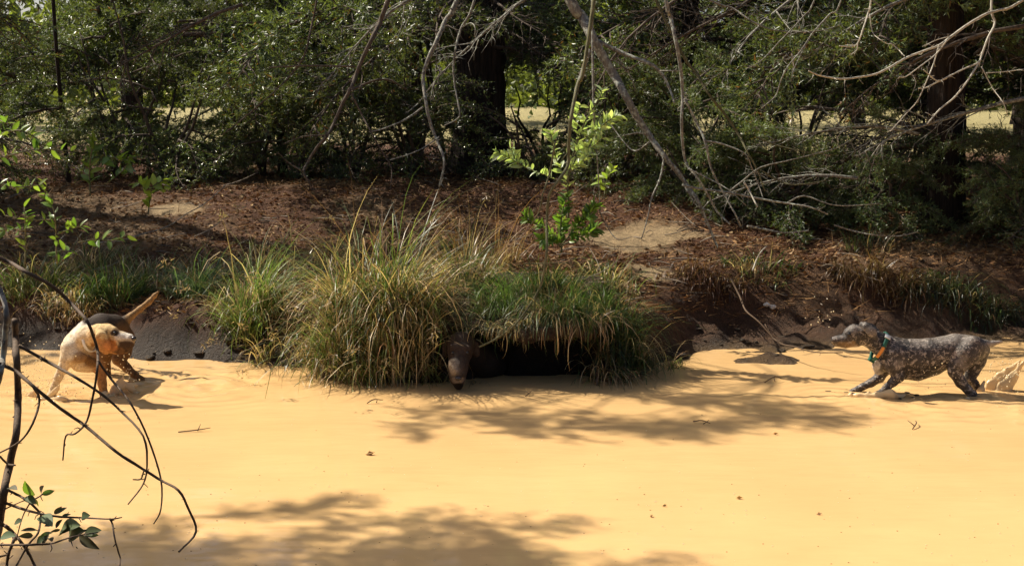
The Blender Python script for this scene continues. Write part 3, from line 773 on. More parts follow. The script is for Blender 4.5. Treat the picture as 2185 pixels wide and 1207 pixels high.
# ================================================================== grass
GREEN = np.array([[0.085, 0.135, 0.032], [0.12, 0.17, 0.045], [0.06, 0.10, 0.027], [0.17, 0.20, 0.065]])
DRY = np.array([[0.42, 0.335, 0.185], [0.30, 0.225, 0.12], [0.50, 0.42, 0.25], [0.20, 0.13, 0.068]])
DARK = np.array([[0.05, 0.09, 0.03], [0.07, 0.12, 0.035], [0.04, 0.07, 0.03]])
BROWN = np.array([[0.13, 0.072, 0.035], [0.17, 0.10, 0.05], [0.09, 0.05, 0.028]])
def blades(mb, root, d_az, e0, bend, L, Wd, col, tipcol, r, K=7):
    n = len(root)
    p = root.copy(); H = np.stack([np.cos(d_az), np.sin(d_az), np.zeros(n)], 1)
    side = np.stack([-np.sin(d_az), np.cos(d_az), np.zeros(n)], 1)
    tw = r.uniform(-1, 1, (n, 1)); sidev = norm(side * np.cos(tw) + H * np.sin(tw))
    kink = np.where(r.random(n) < .3, r.integers(2, 6, n), 99); kinka = r.uniform(.6, 2.0, n)
    rows = []; cols = []
    rootc = np.array([0.34, 0.26, 0.145]) * r.uniform(.5, 1.2, (n, 1))
    for k in range(K + 1):
        f = k / K
        wd = Wd * (1 - f ** 1.6) * (0.6 + 0.4 * min(1, f * 4)) + 0.0004
        rows.append(np.stack([p - sidev * wd[:, None] * .5, p + sidev * wd[:, None] * .5], 1))
        g_f = min(1.0, f / .3)
        cols.append(np.repeat((rootc + (col - rootc) * g_f + (tipcol - col) * f ** 1.5)[:, None, :], 2, 1))
        el = e0 - bend * ((k + .5) / K) ** 1.7 - np.where(k >= kink, kinka, 0)
        p = p + (H * np.cos(el)[:, None] + np.array([0, 0, 1.0]) * np.sin(el)[:, None]) * (L / K)[:, None] + side * (r.standard_normal((n, 1)) * .04 * (L / K)[:, None])
    V = np.stack(rows, 1)              # n, K+1, 2, 3
    Cc = np.stack(cols, 1)
    b = np.arange(n)[:, None] * (K + 1) * 2 + np.arange(K)[None] * 2
    q = np.stack([b, b + 1, b + 3, b + 2], -1).reshape(-1, 4)
    mb.add(V.reshape(-1, 3), [q], Cc.reshape(-1, 3))
    return p
def tussock(label, x, y, rx, ry, n, h, seed, pal=GREEN, dry=0.3, bend=(0.5, 2.2), zoff=0.0, wid=0.0078, away=None, seeds=0, name='grass_clump', elev=(1.0, 1.6), group='grass clumps on the bank', over=False):
    r = np.random.default_rng(seed)
    zf = top_z if over else hz
    base = np.array([x, y, float(zf(x, y)) + zoff])
    n = int(n * .72)
    t = empty(name, base, label, 'grass', group)
    def grow(n, pal, h, seedpart=False, wid=wid):
        mb = MB()
        nt_ = max(6, int(30 * rx / .25))
        ta = r.uniform(0, 2 * math.pi, nt_); tq = np.sqrt(r.random(nt_)); ti = r.integers(nt_, size=n); ti = np.where(r.random(n) < .35, (ti * .5).astype(int), ti)
        ro = np.stack([np.cos(ta[ti]) * tq[ti] * rx, np.sin(ta[ti]) * tq[ti] * ry, np.zeros(n)], 1) + np.stack([r.normal(0, .025, n), r.normal(0, .025, n), np.zeros(n)], 1)
        q = np.clip(np.hypot(ro[:, 0] / rx, ro[:, 1] / ry), 0, 1)
        tsz = r.uniform(.6, 1.2, nt_)[ti]; tin = r.uniform(.35, 1.3, (nt_, 1))[ti]
        ro[:, 2] = np.maximum(zf(x + ro[:, 0], y + ro[:, 1]) + zoff, -0.02) - base[2] - 0.01
        az = np.arctan2(ro[:, 1] / ry, ro[:, 0] / rx) + r.normal(0, 1.1, n)
        if away is not None: az = np.arctan2(np.sin(az) * .7 + math.sin(away), np.cos(az) * .7 + math.cos(away)) + r.normal(0, .6, n)
        L = h * np.clip(r.normal(.85, .3, n), .25, 1.5) * (1.05 - .3 * q) * tsz * np.where(r.random(n) < .04, 1.3, 1.0)
        e0 = r.uniform(*elev, n) - .25 * q + r.normal(0, .12, n)
        c = pal[r.integers(len(pal), size=n)] * r.uniform(.7, 1.3, (n, 1)) * tin
        tc = c * np.array([1.5, 1.3, 1.1])
        tips = blades(mb, ro, az, e0, r.uniform(*bend, n), L, r.uniform(.6, 1.3, n) * wid, c, tc, r)
        return mb, tips
    if n * (1 - dry) >= 8:
        mb, _ = grow(int(n * (1 - dry)), pal, h); tag(mb.build('green_blades' if pal is not BROWN else 'dry_blades', M['grass'], t), kind='stuff')
    if n * dry >= 8:
        mb, _ = grow(int(n * dry), DRY, h * 0.95); tag(mb.build('dry_blades', M['grass'], t), kind='stuff')
    if seeds:
        mb, tips = grow(seeds, DRY, h * 1.12, wid=.004)
        sb = MB()
        for p_ in tips:
            m_ = 16
            needles(sb, p_ + r.standard_normal((m_, 3)) * .02, r.standard_normal((m_, 3)) + np.array([0, 0, -.3]), r.uniform(.02, .05, m_), .008, np.array([0.34, 0.25, 0.14]) * r.uniform(.6, 1.2, (m_, 1)), r=r)
        st_ = mb.build('seed_stems', M['grass'], t); tag(sb.build('seed_heads', M['grass'], st_), kind='stuff')
    return t
def gx(px, Y): return (px - W_PX / 2) / F_PX * Y * 1.0
CAMW = -math.pi / 2
tussock('tall mixed green and straw grass clump with pale base left of the dark hollow', gx(712, 8.3), 8.42, .15, .16, 1300, .66, 501, dry=.5, seeds=26, away=CAMW, bend=(.8, 2.6))
tussock('largest tall grass clump directly left of the dark dog', gx(800, 8.3), 8.45, .26, .2, 1900, .86, 502, dry=.52, seeds=46, bend=(.6, 2.4))
tussock('dense grass clump overhanging the water beside the dark dog', gx(850, 8.3), 8.32, .18, .14, 1300, .66, 503, dry=.42, away=CAMW, bend=(.9, 2.8))
tussock('low grass fringe at the waterline left of the dark dog', gx(830, 8.15), 8.16, .32, .06, 700, .42, 504, dry=.55, away=CAMW, bend=(1., 2.8))
tussock('bright green grass clump right of the tan dog', gx(525, 9.1), 9.05, .12, .13, 1100, .64, 505, pal=np.vstack([GREEN, GREEN[1:2] * 1.3]), dry=.28, bend=(.6, 2.4), seeds=22)
tussock('straw coloured grass hanging at the water left of the tall clumps', gx(600, 8.75), 8.72, .2, .12, 160, .36, 506, dry=.75, away=CAMW, bend=(1.0, 2.7))
tussock('fine green grass mound on top of the dark hollow', gx(1170, 8.7), 8.58, .46, .44, 5200, .36, 507, pal=np.array([[.07, .14, .03], [.1, .18, .04], [.06, .11, .03]]), dry=.12, wid=.004, away=CAMW, bend=(.8, 2.3), over=True, elev=(.7, 1.4))
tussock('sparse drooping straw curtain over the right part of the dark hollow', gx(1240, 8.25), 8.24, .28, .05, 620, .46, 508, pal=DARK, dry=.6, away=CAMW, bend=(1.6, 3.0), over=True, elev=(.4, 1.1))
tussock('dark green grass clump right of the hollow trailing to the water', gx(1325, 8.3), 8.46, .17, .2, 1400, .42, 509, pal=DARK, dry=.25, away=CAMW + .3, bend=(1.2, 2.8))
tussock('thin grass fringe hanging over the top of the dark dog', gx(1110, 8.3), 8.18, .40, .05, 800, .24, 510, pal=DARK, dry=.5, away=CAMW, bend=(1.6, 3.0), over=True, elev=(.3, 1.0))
tussock('small dark green grass tuft behind the tan dog', gx(240, 9.7), 9.62, .14, .1, 900, .36, 511, pal=np.vstack([DARK, GREEN[:1]]), dry=.06, bend=(.3, 1.5))
tussock('dry straw tuft left of the dark tuft behind the tan dog', gx(150, 9.5), 9.48, .18, .1, 700, .3, 512, dry=.7, away=CAMW, bend=(1.2, 2.8))
tussock('loose green grass tuft above the tail of the tan dog', gx(330, 10), 9.9, .22, .16, 800, .34, 513, dry=.25, bend=(.6, 2.2))
tussock('loose bluish grass tuft left of the bright green clump', gx(425, 9.8), 9.7, .2, .16, 900, .42, 514, dry=.2, bend=(.8, 2.4), pal=np.array([[.08, .14, .07], [.1, .16, .08], [.13, .2, .08]]))
tussock('green grass tuft at the left edge above the water', gx(60, 9.8), 9.8, .3, .2, 900, .4, 515, dry=.35, bend=(.8, 2.4))
tussock('dry grass tuft on the slope above the tan dog', gx(190, 10.6), 10.5, .4, .25, 700, .28, 516, dry=.6, bend=(.8, 2.4))
tussock('brown grass hanging over the clay bank left of the grey dog', gx(1500, 9.9), 9.86, .26, .1, 700, .32, 517, pal=BROWN, dry=.05, away=CAMW, bend=(1.4, 3.0), elev=(.4, 1.2))
tussock('brown drooping grass on the bank above the head of the grey dog', gx(1880, 10.1), 10.1, .32, .12, 700, .36, 518, pal=BROWN, dry=.05, away=CAMW, bend=(1.3, 3.0), elev=(.5, 1.3))
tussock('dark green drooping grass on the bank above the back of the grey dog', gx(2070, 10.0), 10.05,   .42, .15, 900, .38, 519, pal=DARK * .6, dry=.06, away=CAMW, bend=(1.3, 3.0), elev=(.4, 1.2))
tussock('sparse upright green brown tuft left of the right hand trunk', gx(1870, 10.6), 10.7, .2, .15, 180, .36, 520, pal=DARK, dry=.3, bend=(.3, 1.6))
tussock('dark grass on the bank top above the clay bank', gx(1620, 10.1), 10.1, .3, .16, 320, .24, 521, pal=DARK, dry=.3, away=CAMW, bend=(.8, 2.6))
tussock('dry reddish weeds behind the tall grass clumps', gx(1010, 9.6), 9.7, .34, .3, 600, .5, 522, pal=np.array([[.30, .15, .07], [.24, .12, .06]]), dry=.5, wid=.004, bend=(.2, 1.4), seeds=14)
tussock('thin dry grass behind the bright green clump', gx(620, 10.0), 10.0, .4, .3, 500, .48, 523, dry=.7, wid=.004, bend=(.3, 1.8), seeds=16)
tussock('thin grass tuft on the slope right of the leafy sapling', gx(1300, 9.5), 9.5, .25, .2, 400, .26, 524, dry=.45, bend=(.8, 2.6))
tussock('thin dry grass at the right end of the tall clumps', gx(980, 8.8), 8.9, .2, .2, 700, .42, 525, dry=.5, bend=(.6, 2.4), over=True)
tussock('tuft of straw grass at the foot of the clay bank', gx(1400, 8.7), 8.62, .16, .1, 160, .24, 526, dry=.55, away=CAMW, bend=(1., 2.8))

# ================================================================== bare branches hanging from trees above
def poly(f, pts, y0, y1, r0, r1, mul=1.0):
    """traced polyline -> world points and radii; the depth runs from y0 to y1"""
    q = [f(*p) for p in pts]; n = len(q)
    out = []; rad = []
    for i, (px, py) in enumerate(q):
        u = i / (n - 1); Y = y0 + (y1 - y0) * u + 0.04 * math.sin(i * 2.1)
        out.append(P(px, py, Y)); rad.append((r0 + (r1 - r0) * u) * mpp(Y) * mul)
    return np.array(out), np.array(rad)
def spurs(mb, X, rad, n, r, ln=(.02, .07)):
    for i in range(n):
        k = r.integers(0, len(X) - 1); u = r.random()
        p = X[k] + (X[k + 1] - X[k]) * u
        d = norm(norm(X[k + 1] - X[k]) * .6 + r.standard_normal(3) * .8)
        L = r.uniform(*ln)
        tube(mb, [p, p + d * L * .5 + r.standard_normal(3) * L * .1, p + d * L], [max(rad[k] * .45, .0012), max(rad[k] * .3, .001), .0007], 4, 1, r=r)
def hanging(name, label, f, main, m, seed, up=None, sides=(), group='bare branches hanging over the bank', nsp=10, cat='branch', mul=0.86):
    r = np.random.default_rng(seed)
    pts, y0, y1, r0, r1 = main
    X, rad = poly(f, pts, y0, y1, r0, r1, mul)
    if up is not None:                       # goes on above the picture to its tree
        X = np.vstack([[X[0] + np.array(up)], X]); rad = np.concatenate([[rad[0] * 1.25], rad])
    base = X[0]
    t = empty(name, base, label, cat, group)
    mb = MB(); tube(mb, X - base, rad, 8, 4, rough=.06, r=r); spurs(mb, X - base, rad, nsp, r)
    mb.build('stem', m, t, True)
    for (pts, a, b_, c_, d_) in sides:
        X, rad = poly(f, pts, a, b_, c_, d_, mul)
        mb = MB(); tube(mb, X - base, rad, 6, 3, rough=.06, r=r); spurs(mb, X - base, rad, max(2, nsp // 2), r, (.015, .05))
        mb.build('twig', m, t, True)
    return t
def twig_spray(px, py, Y, az, pitch, sc, seed, label, m='grey'):
    r = np.random.default_rng(seed); p = P(px, py, Y)
    t = empty('twig_spray', p, label, 'branch', 'sprays of fine bare twigs')
    wv, _ = PROTO['bare'][seed % 3]
    A = np.array(Matrix.Rotation(az, 3, 'Z') @ Matrix.Rotation(-pitch, 3, 'Y') @ Matrix.Rotation(r.uniform(-2, 2), 3, 'X'))
    mb = MB(); mb.add((wv[0] * sc * np.array([1, .8, .8])) @ A.T, list(wv[1].values()))
    tag(mb.build('twigs', M[m], t), kind='stuff')
for k, a in enumerate([(2190, 60, 10.2, 3.3, -.25, 1.5, 'fine bare twigs spreading left from the right edge above the pale branch'), (1990, -30, 10.4, 3.6, -.5, 1.3, 'fine bare twigs hanging from the top near the right hand trunk'),
                       (1760, -40, 10.6, 3.8, -.55, 1.3, 'fine bare twigs hanging from the top left of the long pale branch'), (1620, -30, 10.8, 3.5, -.6, 1.3, 'fine bare twigs hanging from the top right of the slim grey limb'),
                       (2200, 210, 10.4, 3.2, -.1, 1.4, 'fine bare twigs spreading left across the right hand trunk'), (1960, 290, 10.9, 3.0, .0, 1.2, 'fine bare twigs low to the left of the right hand trunk'),
                       (1480, -30, 11.0, 3.4, -.7, 1.3, 'fine bare twigs hanging between the two grey limbs'), (1150, -20, 11.4, 2.9, -.5, 1.3, 'fine bare twigs hanging right of the thick dark trunk'),
                       (930, -20, 11.2, 3.6, -.6, 1.2, 'fine bare twigs hanging left of the thick dark trunk'), (520, 20, 11.4, 3.5, -.35, 1.3, 'fine bare twigs crossing the upper left foliage'), (1830, 380, 10.6, 3.1, .1, 1.1, 'fine bare twigs just above the bank left of the right hand trunk')]):
    twig_spray(*a[:6], 640 + k, a[6], 'grey' if k % 3 else 'limb')
zA = zoomf(1180, 0, 2.278); zB = zoomf(560, 0, 3.017); zC = zoomf(1640, 0, 3.657); zD = zoomf(1000, 180, 2.012); zE = zoomf(1400, 0, 2.155)
hanging('dead_limb', 'thick grey dead limb slanting down to the clay bank from the top', zA,
        ([(85, 0), (140, 80), (190, 180), (240, 270), (300, 370), (350, 460), (410, 570), (470, 660), (540, 760), (600, 830), (650, 900), (700, 970), (740, 1060), (800, 1200)], 10.2, 9.7, 13.5, 3.0), M['grey'], 601, up=(-.35, .3, .9),
        sides=[([(195, 190), (340, 260), (470, 310), (530, 360), (570, 440), (590, 500)], 10.1, 9.8, 6, 2.5),
               ([(180, 240), (150, 330), (115, 430), (100, 530), (80, 660), (75, 800)], 10.1, 9.9, 6, 3),
               ([(540, 770), (520, 870), (480, 960), (460, 1060), (430, 1160)], 9.85, 9.6, 3, 1.2),
               ([(455, 660), (425, 645), (340, 660)], 9.9, 9.7, 2.2, 1.2),
               ([(640, 900), (700, 1000), (770, 1030), (740, 1090)], 9.8, 9.6, 2.5, 1.0),
               ([(470, 690), (400, 735), (340, 685), (250, 560)], 9.9, 10.3, 2.2, 1.2)], nsp=26)
hanging('dead_limb', 'slim grey limb hanging straight down right of the thick dead limb', zA,
        ([(550, 0), (570, 80), (595, 190), (620, 330), (630, 470), (625, 560), (630, 700), (650, 800), (700, 860), (760, 960), (800, 1030), (860, 1090)], 9.6, 9.5, 5.2, 2.2), M['grey'], 602, up=(-.1, .3, .8),
        sides=[([(640, 480), (700, 600), (740, 690), (770, 820), (830, 940), (880, 1030), (915, 1100)], 9.55, 9.5, 3.4, 1.8),
               ([(740, 685), (820, 700), (930, 745), (960, 800), (1000, 900), (1020, 960)], 9.5, 9.4, 2.6, 1.2),
               ([(655, 820), (760, 870), (850, 920), (940, 1000)], 9.5, 9.3, 2.2, 1.0),
               ([(520, 345), (610, 345)], 9.7, 9.6, 2.0, 1.6)], nsp=22)
hanging('dead_limb', 'grey branch lying almost level across the top of the clay bank', zE,
        ([(120, 850), (200, 868), (330, 885), (480, 915), (600, 935), (700, 950), (790, 985)], 9.7, 9.5, 3.4, 1.6), M['grey'], 603,
        sides=[([(600, 935), (680, 900), (800, 940), (900, 945), (1040, 935)], 9.6, 9.5, 2, 1.0),
               ([(330, 885), (400, 830), (480, 770), (600, 740), (740, 705), (830, 680), (900, 640)], 9.65, 9.8, 2, 1.0)], nsp=14)
hanging('dead_limb', 'brownish green stick slanting through the shade right of the slim limb', zE,
        ([(110, 230), (180, 330), (240, 430), (320, 530), (380, 620), (420, 700), (470, 790), (500, 880)], 10.6, 10.3, 4.0, 2.0), M['green_stem'], 604, up=(-.4, 0, .8),
        sides=[([(480, 780), (560, 830), (640, 850), (780, 830)], 10.3, 10.2, 2.4, 1.2), ([(460, 630), (560, 670), (700, 700), (820, 712)], 10.5, 10.4, 2.2, 1.1)], nsp=12)
hanging('dead_limb', 'short white broken stick beside the slim grey limb', zE, ([(405, 838), (430, 880), (465, 950)], 9.4, 9.35, 2.6, 1.8), M['pale'], 605, nsp=2)
hanging('dead_limb', 'pale branch lying low on the bank left of the right hand trunk', zE,
        ([(420, 1040), (500, 1055), (590, 1070), (700, 1060)], 9.9, 10.0, 3.0, 1.6), M['grey'], 606, sides=[([(820, 1035), (900, 1060), (1000, 1080), (1120, 1085), (1205, 1065)], 10.0, 9.9, 2.4, 1.2)], nsp=8)
hanging('dead_limb', 'grey leaning branch with level side twig left of the thick trunk', zB,
        ([(810, 0), (760, 140), (700, 260), (640, 390), (600, 490), (570, 570), (520, 660), (470, 770), (420, 870), (350, 950), (290, 1050), (265, 1110), (310, 1190)], 10.6, 10.0, 6.0, 2.6), M['limb'], 607, up=(.35, .3, .9),
        sides=[([(600, 430), (400, 425), (230, 425), (45, 435)], 10.4, 10.2, 3, 1.6), ([(575, 580), (640, 550), (740, 515), (830, 520), (930, 580)], 10.3, 10.5, 3.4, 1.8),
               ([(570, 600), (640, 740), (700, 850), (760, 960), (830, 1080), (825, 1200)], 10.3, 10.1, 2.6, 1.4), ([(420, 870), (260, 880), (130, 930)], 10.1, 10.0, 2.4, 1.2),
               ([(265, 1105), (170, 1050), (100, 980)], 10.0, 10.0, 2.2, 1.0)], nsp=18)
hanging('dead_limb', 'curved grey branch hanging just left of the thick trunk', zB,
        ([(1250, 10), (1180, 130), (1120, 270), (1060, 400), (1035, 510), (1050, 640), (1080, 790), (1130, 920), (1170, 1040), (1140, 1200)], 10.8, 10.3, 6.4, 2.6), M['grey'], 608, up=(.3, .3, .9),
        sides=[([(1035, 690), (960, 745), (880, 790), (760, 835), (690, 850)], 10.6, 10.3, 3.0, 1.4), ([(1140, 215), (1060, 180)], 10.8, 10.7, 2.6, 1.6),
               ([(1140, 880), (1040, 950), (940, 995), (820, 1030)], 10.4, 10.2, 2.0, 1.0)], nsp=16)
hanging('dead_limb', 'thin pale branch hanging in front of the thick trunk', zB,
        ([(1360, 20), (1280, 180), (1245, 310), (1230, 430), (1240, 560), (1270, 720), (1250, 770), (1170, 810)], 11.0, 10.8, 3.2, 1.4), M['grey'], 609, up=(.2, .2, .8),
        sides=[([(1280, 180), (1340, 150), (1370, 180), (1365, 240)], 10.9, 10.8, 2, 1.2)], nsp=12)
hanging('dead_limb', 'thin dark branch curving down through the left foliage', zB,
        ([(350, 0), (320, 150), (285, 310), (240, 410), (150, 520), (20, 640), (-120, 760), (-260, 870)], 10.9, 10.5, 2.6, 1.4), M['limb'], 610, up=(.1, .3, .8), nsp=16)
hanging('bare_branch', 'long pale bare branch sweeping left from the upper right corner', zC,
        ([(1990, 0), (1800, 80), (1700, 110), (1560, 190), (1420, 290), (1330, 355), (1180, 410), (1060, 460), (940, 530), (830, 580), (690, 605), (580, 617), (470, 605), (380, 585), (315, 555)], 9.8, 9.0, 3.6, 1.9), M['pale'], 611, up=(.8, .5, .5),
        sides=[([(1410, 290), (1310, 420), (1180, 520), (1070, 600), (1020, 600)], 9.4, 9.2, 1.8, 1.0), ([(1330, 350), (1290, 490), (1230, 640), (1160, 790), (1080, 880), (950, 1025)], 9.4, 9.2, 1.8, 1.1),
               ([(1420, 285), (1320, 310), (1200, 365)], 9.4, 9.3, 1.3, .8)], nsp=24)
hanging('bare_branch', 'pale bare branch dropping in front of the right hand trunk', zC,
        ([(1740, 0), (1765, 180), (1710, 300), (1660, 440), (1640, 490), (1540, 650), (1440, 770), (1340, 850), (1240, 965)], 9.8, 9.2, 3.0, 1.8), M['pale'], 612, up=(.2, .4, .7),
        sides=[([(1640, 490), (1500, 550), (1400, 600), (1320, 640), (1215, 690), (1170, 690)], 9.5, 9.3, 2.2, 1.4), ([(1390, 612), (1310, 630), (1210, 545)], 9.4, 9.2, 1.8, 1.4),
               ([(1700, 570), (1860, 560), (1990, 540)], 9.6, 9.7, 1.4, 1), ([(1660, 520), (1750, 690), (1830, 800), (1865, 900)], 9.5, 9.4, 1.5, 1.0)], nsp=22)
hanging('bare_branch', 'thin bare twig hooked to the left near the top right', zC,
        ([(800, 0), (775, 110), (740, 220), (695, 340), (640, 365), (555, 360)], 9.6, 9.4, 2.4, 1.7), M['pale'], 613, up=(.1, .2, .6),
        sides=[([(695, 340), (690, 390), (640, 430)], 9.4, 9.4, 1.4, 1.0), ([(790, 110), (810, 250), (870, 310), (920, 340)], 9.5, 9.4, 1.4, .9), ([(950, 335), (1010, 385), (1060, 440)], 9.5, 9.4, 1.8, 1.2)], nsp=12)
hanging('bare_branch', 'drooping bare twig left of the long pale branch', zC,
        ([(560, 20), (480, 110), (370, 230), (330, 280), (250, 400), (150, 520), (100, 620), (60, 740), (0, 800), (-60, 850)], 9.7, 9.4, 2.2, 1.1), M['grey'], 614, up=(.2, .2, .6),
        sides=[([(320, 300), (250, 430), (190, 560), (175, 640)], 9.6, 9.5, 1.5, .9), ([(250, 420), (150, 460), (40, 470)], 9.6, 9.5, 1.4, .8)], nsp=14)
hanging('bare_branch', 'faint bare twig crossing the dark upper right foliage', zC,
        ([(350, 20), (280, 120), (180, 230), (90, 320), (0, 420), (-90, 500), (-180, 540)], 9.9, 9.6, 2.0, 1.0), M['grey'], 615, up=(.2, .2, .5), nsp=10)
hanging('bare_branch', 'grey bare branch arching across the top right of middle', zA,
        ([(770, 5), (870, 40), (960, 100), (1048, 140), (1150, 155), (1300, 150), (1400, 120)], 10.2, 10.0, 2.6, 1.2), M['grey'], 616, up=(-.5, .2, .3), nsp=14)
hanging('fallen_branch', 'long thin stick reaching over the mud to the nose of the grey dog', zoomf(1300, 460, 2.469),
        ([(640, 330), (690, 430), (720, 500), (790, 560), (890, 665), (980, 690), (1080, 718), (1230, 720)], 9.6, 8.4, 2.6, 1.3), M['brown'], 617, sides=[([(820, 570), (860, 640), (880, 660)], 9.0, 8.8, 1.2, .8)], nsp=6, group='sticks on the bank')
hanging('fallen_branch', 'thin bent twig lying along the left slope', zoomf(0, 380, 3.018),
        ([(540, 420), (680, 412), (790, 400), (900, 365), (1080, 310), (1200, 230), (1310, 170), (1450, 50)], 9.9, 10.4, 1.8, 1.0), M['grey'], 618, nsp=10, group='sticks on the bank')
hanging('fallen_branch', 'short pale stick on the lip of the clay bank', zoomf(1300, 460, 2.469), ([(755, 290), (775, 235), (800, 190), (830, 160)], 9.7, 9.9, 2.2, 1.3), M['pale'], 619, nsp=3, group='sticks on the bank')
hanging('hanging_vine', 'long green stem hanging over the dark hollow beside the dark dog', zD,
        ([(500, -100), (470, 0), (440, 140), (430, 260), (425, 350), (380, 420), (345, 480), (335, 600), (335, 720), (310, 860), (260, 950), (200, 1030), (120, 1090), (45, 1127)], 8.6, 7.95, 4.6, 2.4), M['green_stem'], 620, up=(.15, .3, 1.0),
        sides=[([(372, 245), (345, 390), (318, 470), (305, 540), (270, 600)], 8.4, 8.3, 2.6, 1.4), ([(240, 770), (330, 768), (440, 765)], 8.2, 8.2, 2.0, 1.2), ([(285, 905), (280, 1000), (278, 1090)], 8.1, 8.0, 1.8, 1.0),
               ([(215, 1040), (130, 1060), (0, 1050)], 8.0, 8.1, 1.4, .7)], nsp=18, group='stems beside the hollow')
hanging('hanging_vine', 'thin pale stem hanging right of the leafy sapling', zD, ([(535, 60), (545, 200), (550, 300), (560, 450), (565, 560)], 9.0, 8.9, 2.4, 1.2), M['grey'], 621, up=(0, .3, .9),
        sides=[([(560, 540), (600, 620), (640, 665), (700, 655)], 8.9, 8.9, 1.4, .8)], nsp=8, group='stems beside the hollow')

# ================================================================== leafy saplings (each leaf its own piece)
def leaf_proto(name, width, col, seed, m, lobes=0.0):
    """unit leaf along +x, cupped along the midrib and drooping to the tip"""
    r = np.random.default_rng(seed)
    u = np.linspace(0, 1, 7)
    half = width * np.sin(np.pi * np.clip(u, 0.0, 1) ** 0.85) ** 0.8 * (1 + lobes * np.sin(u * 14))
    half[0] = half[-1] = 0.012
    c0 = -0.16 * u ** 2
    V = np.concatenate([np.stack([u, half, c0 + .35 * half], 1), np.stack([u, 0 * u, c0], 1), np.stack([u, -half, c0 + .35 * half], 1)])
    F = []
    for i in range(6):
        F += [(i + 7, i + 8, i + 1, i), (i + 14, i + 15, i + 8, i + 7)]
    cc = np.broadcast_to(np.array(col), (21, 3)).copy(); cc[7:14] *= 1.25
    return mesh(name, V, [np.array(F)], m, cc, True)
LEAF = {'bright': [leaf_proto('leaf', .2, (0.36, 0.43, 0.24), 1, M['sap_leaf'], .1), leaf_proto('leaf', .17, (0.31, 0.39, 0.20), 2, M['sap_leaf'])],
        'green': [leaf_proto('leaf', .22, (0.10, 0.17, 0.035), 3, M['sap_leaf']), leaf_proto('leaf', .19, (0.14, 0.21, 0.04), 4, M['sap_leaf'])],
        'dark': [leaf_proto('leaf', .2, (0.05, 0.07, 0.028), 5, M['bush_leaf']), leaf_proto('leaf', .17, (0.065, 0.06, 0.03), 6, M['bush_leaf'])],
        'lime': [leaf_proto('leaf', .24, (0.24, 0.32, 0.06), 7, M['sap_leaf'])],
        'red': [leaf_proto('leaf', .2, (0.40, 0.12, 0.04), 8, M['sap_leaf'])],
        'straw': [leaf_proto('leaf', .12, (0.42, 0.33, 0.18), 9, M['sap_leaf'])]}
def put_leaf(parent, kind, p, d, L, r, nrm=None):
    d = Vector(tuple(norm(d)))
    n = Vector(tuple(norm(nrm if nrm is not None else r.standard_normal(3) * .7 + np.array([0, 0, 1.0]))))
    y = n.cross(d)
    if y.length < 1e-3: y = Vector((0, 1, 0)).cross(d)
    y.normalize(); z = d.cross(y)
    me = LEAF[kind][r.integers(len(LEAF[kind]))]
    o = bpy.data.objects.new('leaf', me); C.objects.link(o); o.parent = parent
    o.rotation_euler = Matrix((d, y, z)).transposed().to_euler(); o.scale = (L,) * 3
    o.location = tuple(np.asarray(p) - np.array(parent.location))
    return o
def stem_leaves(parent, X, kind, n, L, r, s0=0.15, spread=.9, up=0.2):
    for i in range(n):
        s = s0 + (1 - s0) * (i + r.random()) / n
        f = s * (len(X) - 1); k = min(int(f), len(X) - 2); p = X[k] + (X[k + 1] - X[k]) * (f - k)
        ax = norm(X[k + 1] - X[k])
        lat = norm(np.cross(ax, r.standard_normal(3)))
        put_leaf(parent, kind, p, ax * .5 + lat * spread + np.array([0, 0, up]), L * r.uniform(.65, 1.2), r)
def sapling(name, label, stems, kind, leaves, L, seed, m=None, cat='sapling', group='leafy saplings on the bank', f=lambda a, b_: (a, b_)):
    """stems: (pixel polyline, y0, y1, r0, r1, leaf count)"""
    r = np.random.default_rng(seed)
    X0, _ = poly(f, stems[0][0], *stems[0][1:5])
    base = X0[0]
    t = empty(name, base, label, cat, group)
    for (pts, a, b_, c_, d_, nl) in stems:
        X, rad = poly(f, pts, a, b_, c_, d_)
        mb = MB(); tube(mb, X - base, rad, 6, 3, r=r); mb.build('stem', m or M['green_stem'], t, True)
        stem_leaves(t, X, kind, int(nl * (2.0 if kind == 'bright' else 2.2 if seed == 702 else 1.3)), L, r)
    return t
sapling('leafy_sapling', 'bright pale green leafy sapling standing over the grass mound', [
    ([(420, 640), (430, 520), (425, 420), (440, 330), (470, 240), (500, 160), (560, 60), (575, 20)], 9.0, 9.0, 3, 1, 30),
    ([(470, 240), (530, 210), (590, 165), (640, 130)], 9.0, 8.9, 1.6, .8, 22), ([(440, 330), (480, 270), (530, 270), (575, 230)], 9.0, 8.9, 1.6, .8, 20),
    ([(425, 420), (380, 330), (360, 250), (350, 200)], 9.0, 8.9, 1.6, .8, 18), ([(430, 380), (480, 340), (510, 300)], 9.0, 8.9, 1.5, .8, 14),
    ([(425, 430), (330, 390), (230, 350), (170, 310), (120, 295)], 9.0, 8.9, 1.6, .8, 22), ([(230, 350), (200, 320), (180, 270)], 8.9, 8.9, 1.2, .7, 10),
    ([(470, 250), (460, 150), (480, 90)], 9.0, 8.95, 1.4, .7, 12)], 'bright', 0, .068, 701, f=zD)
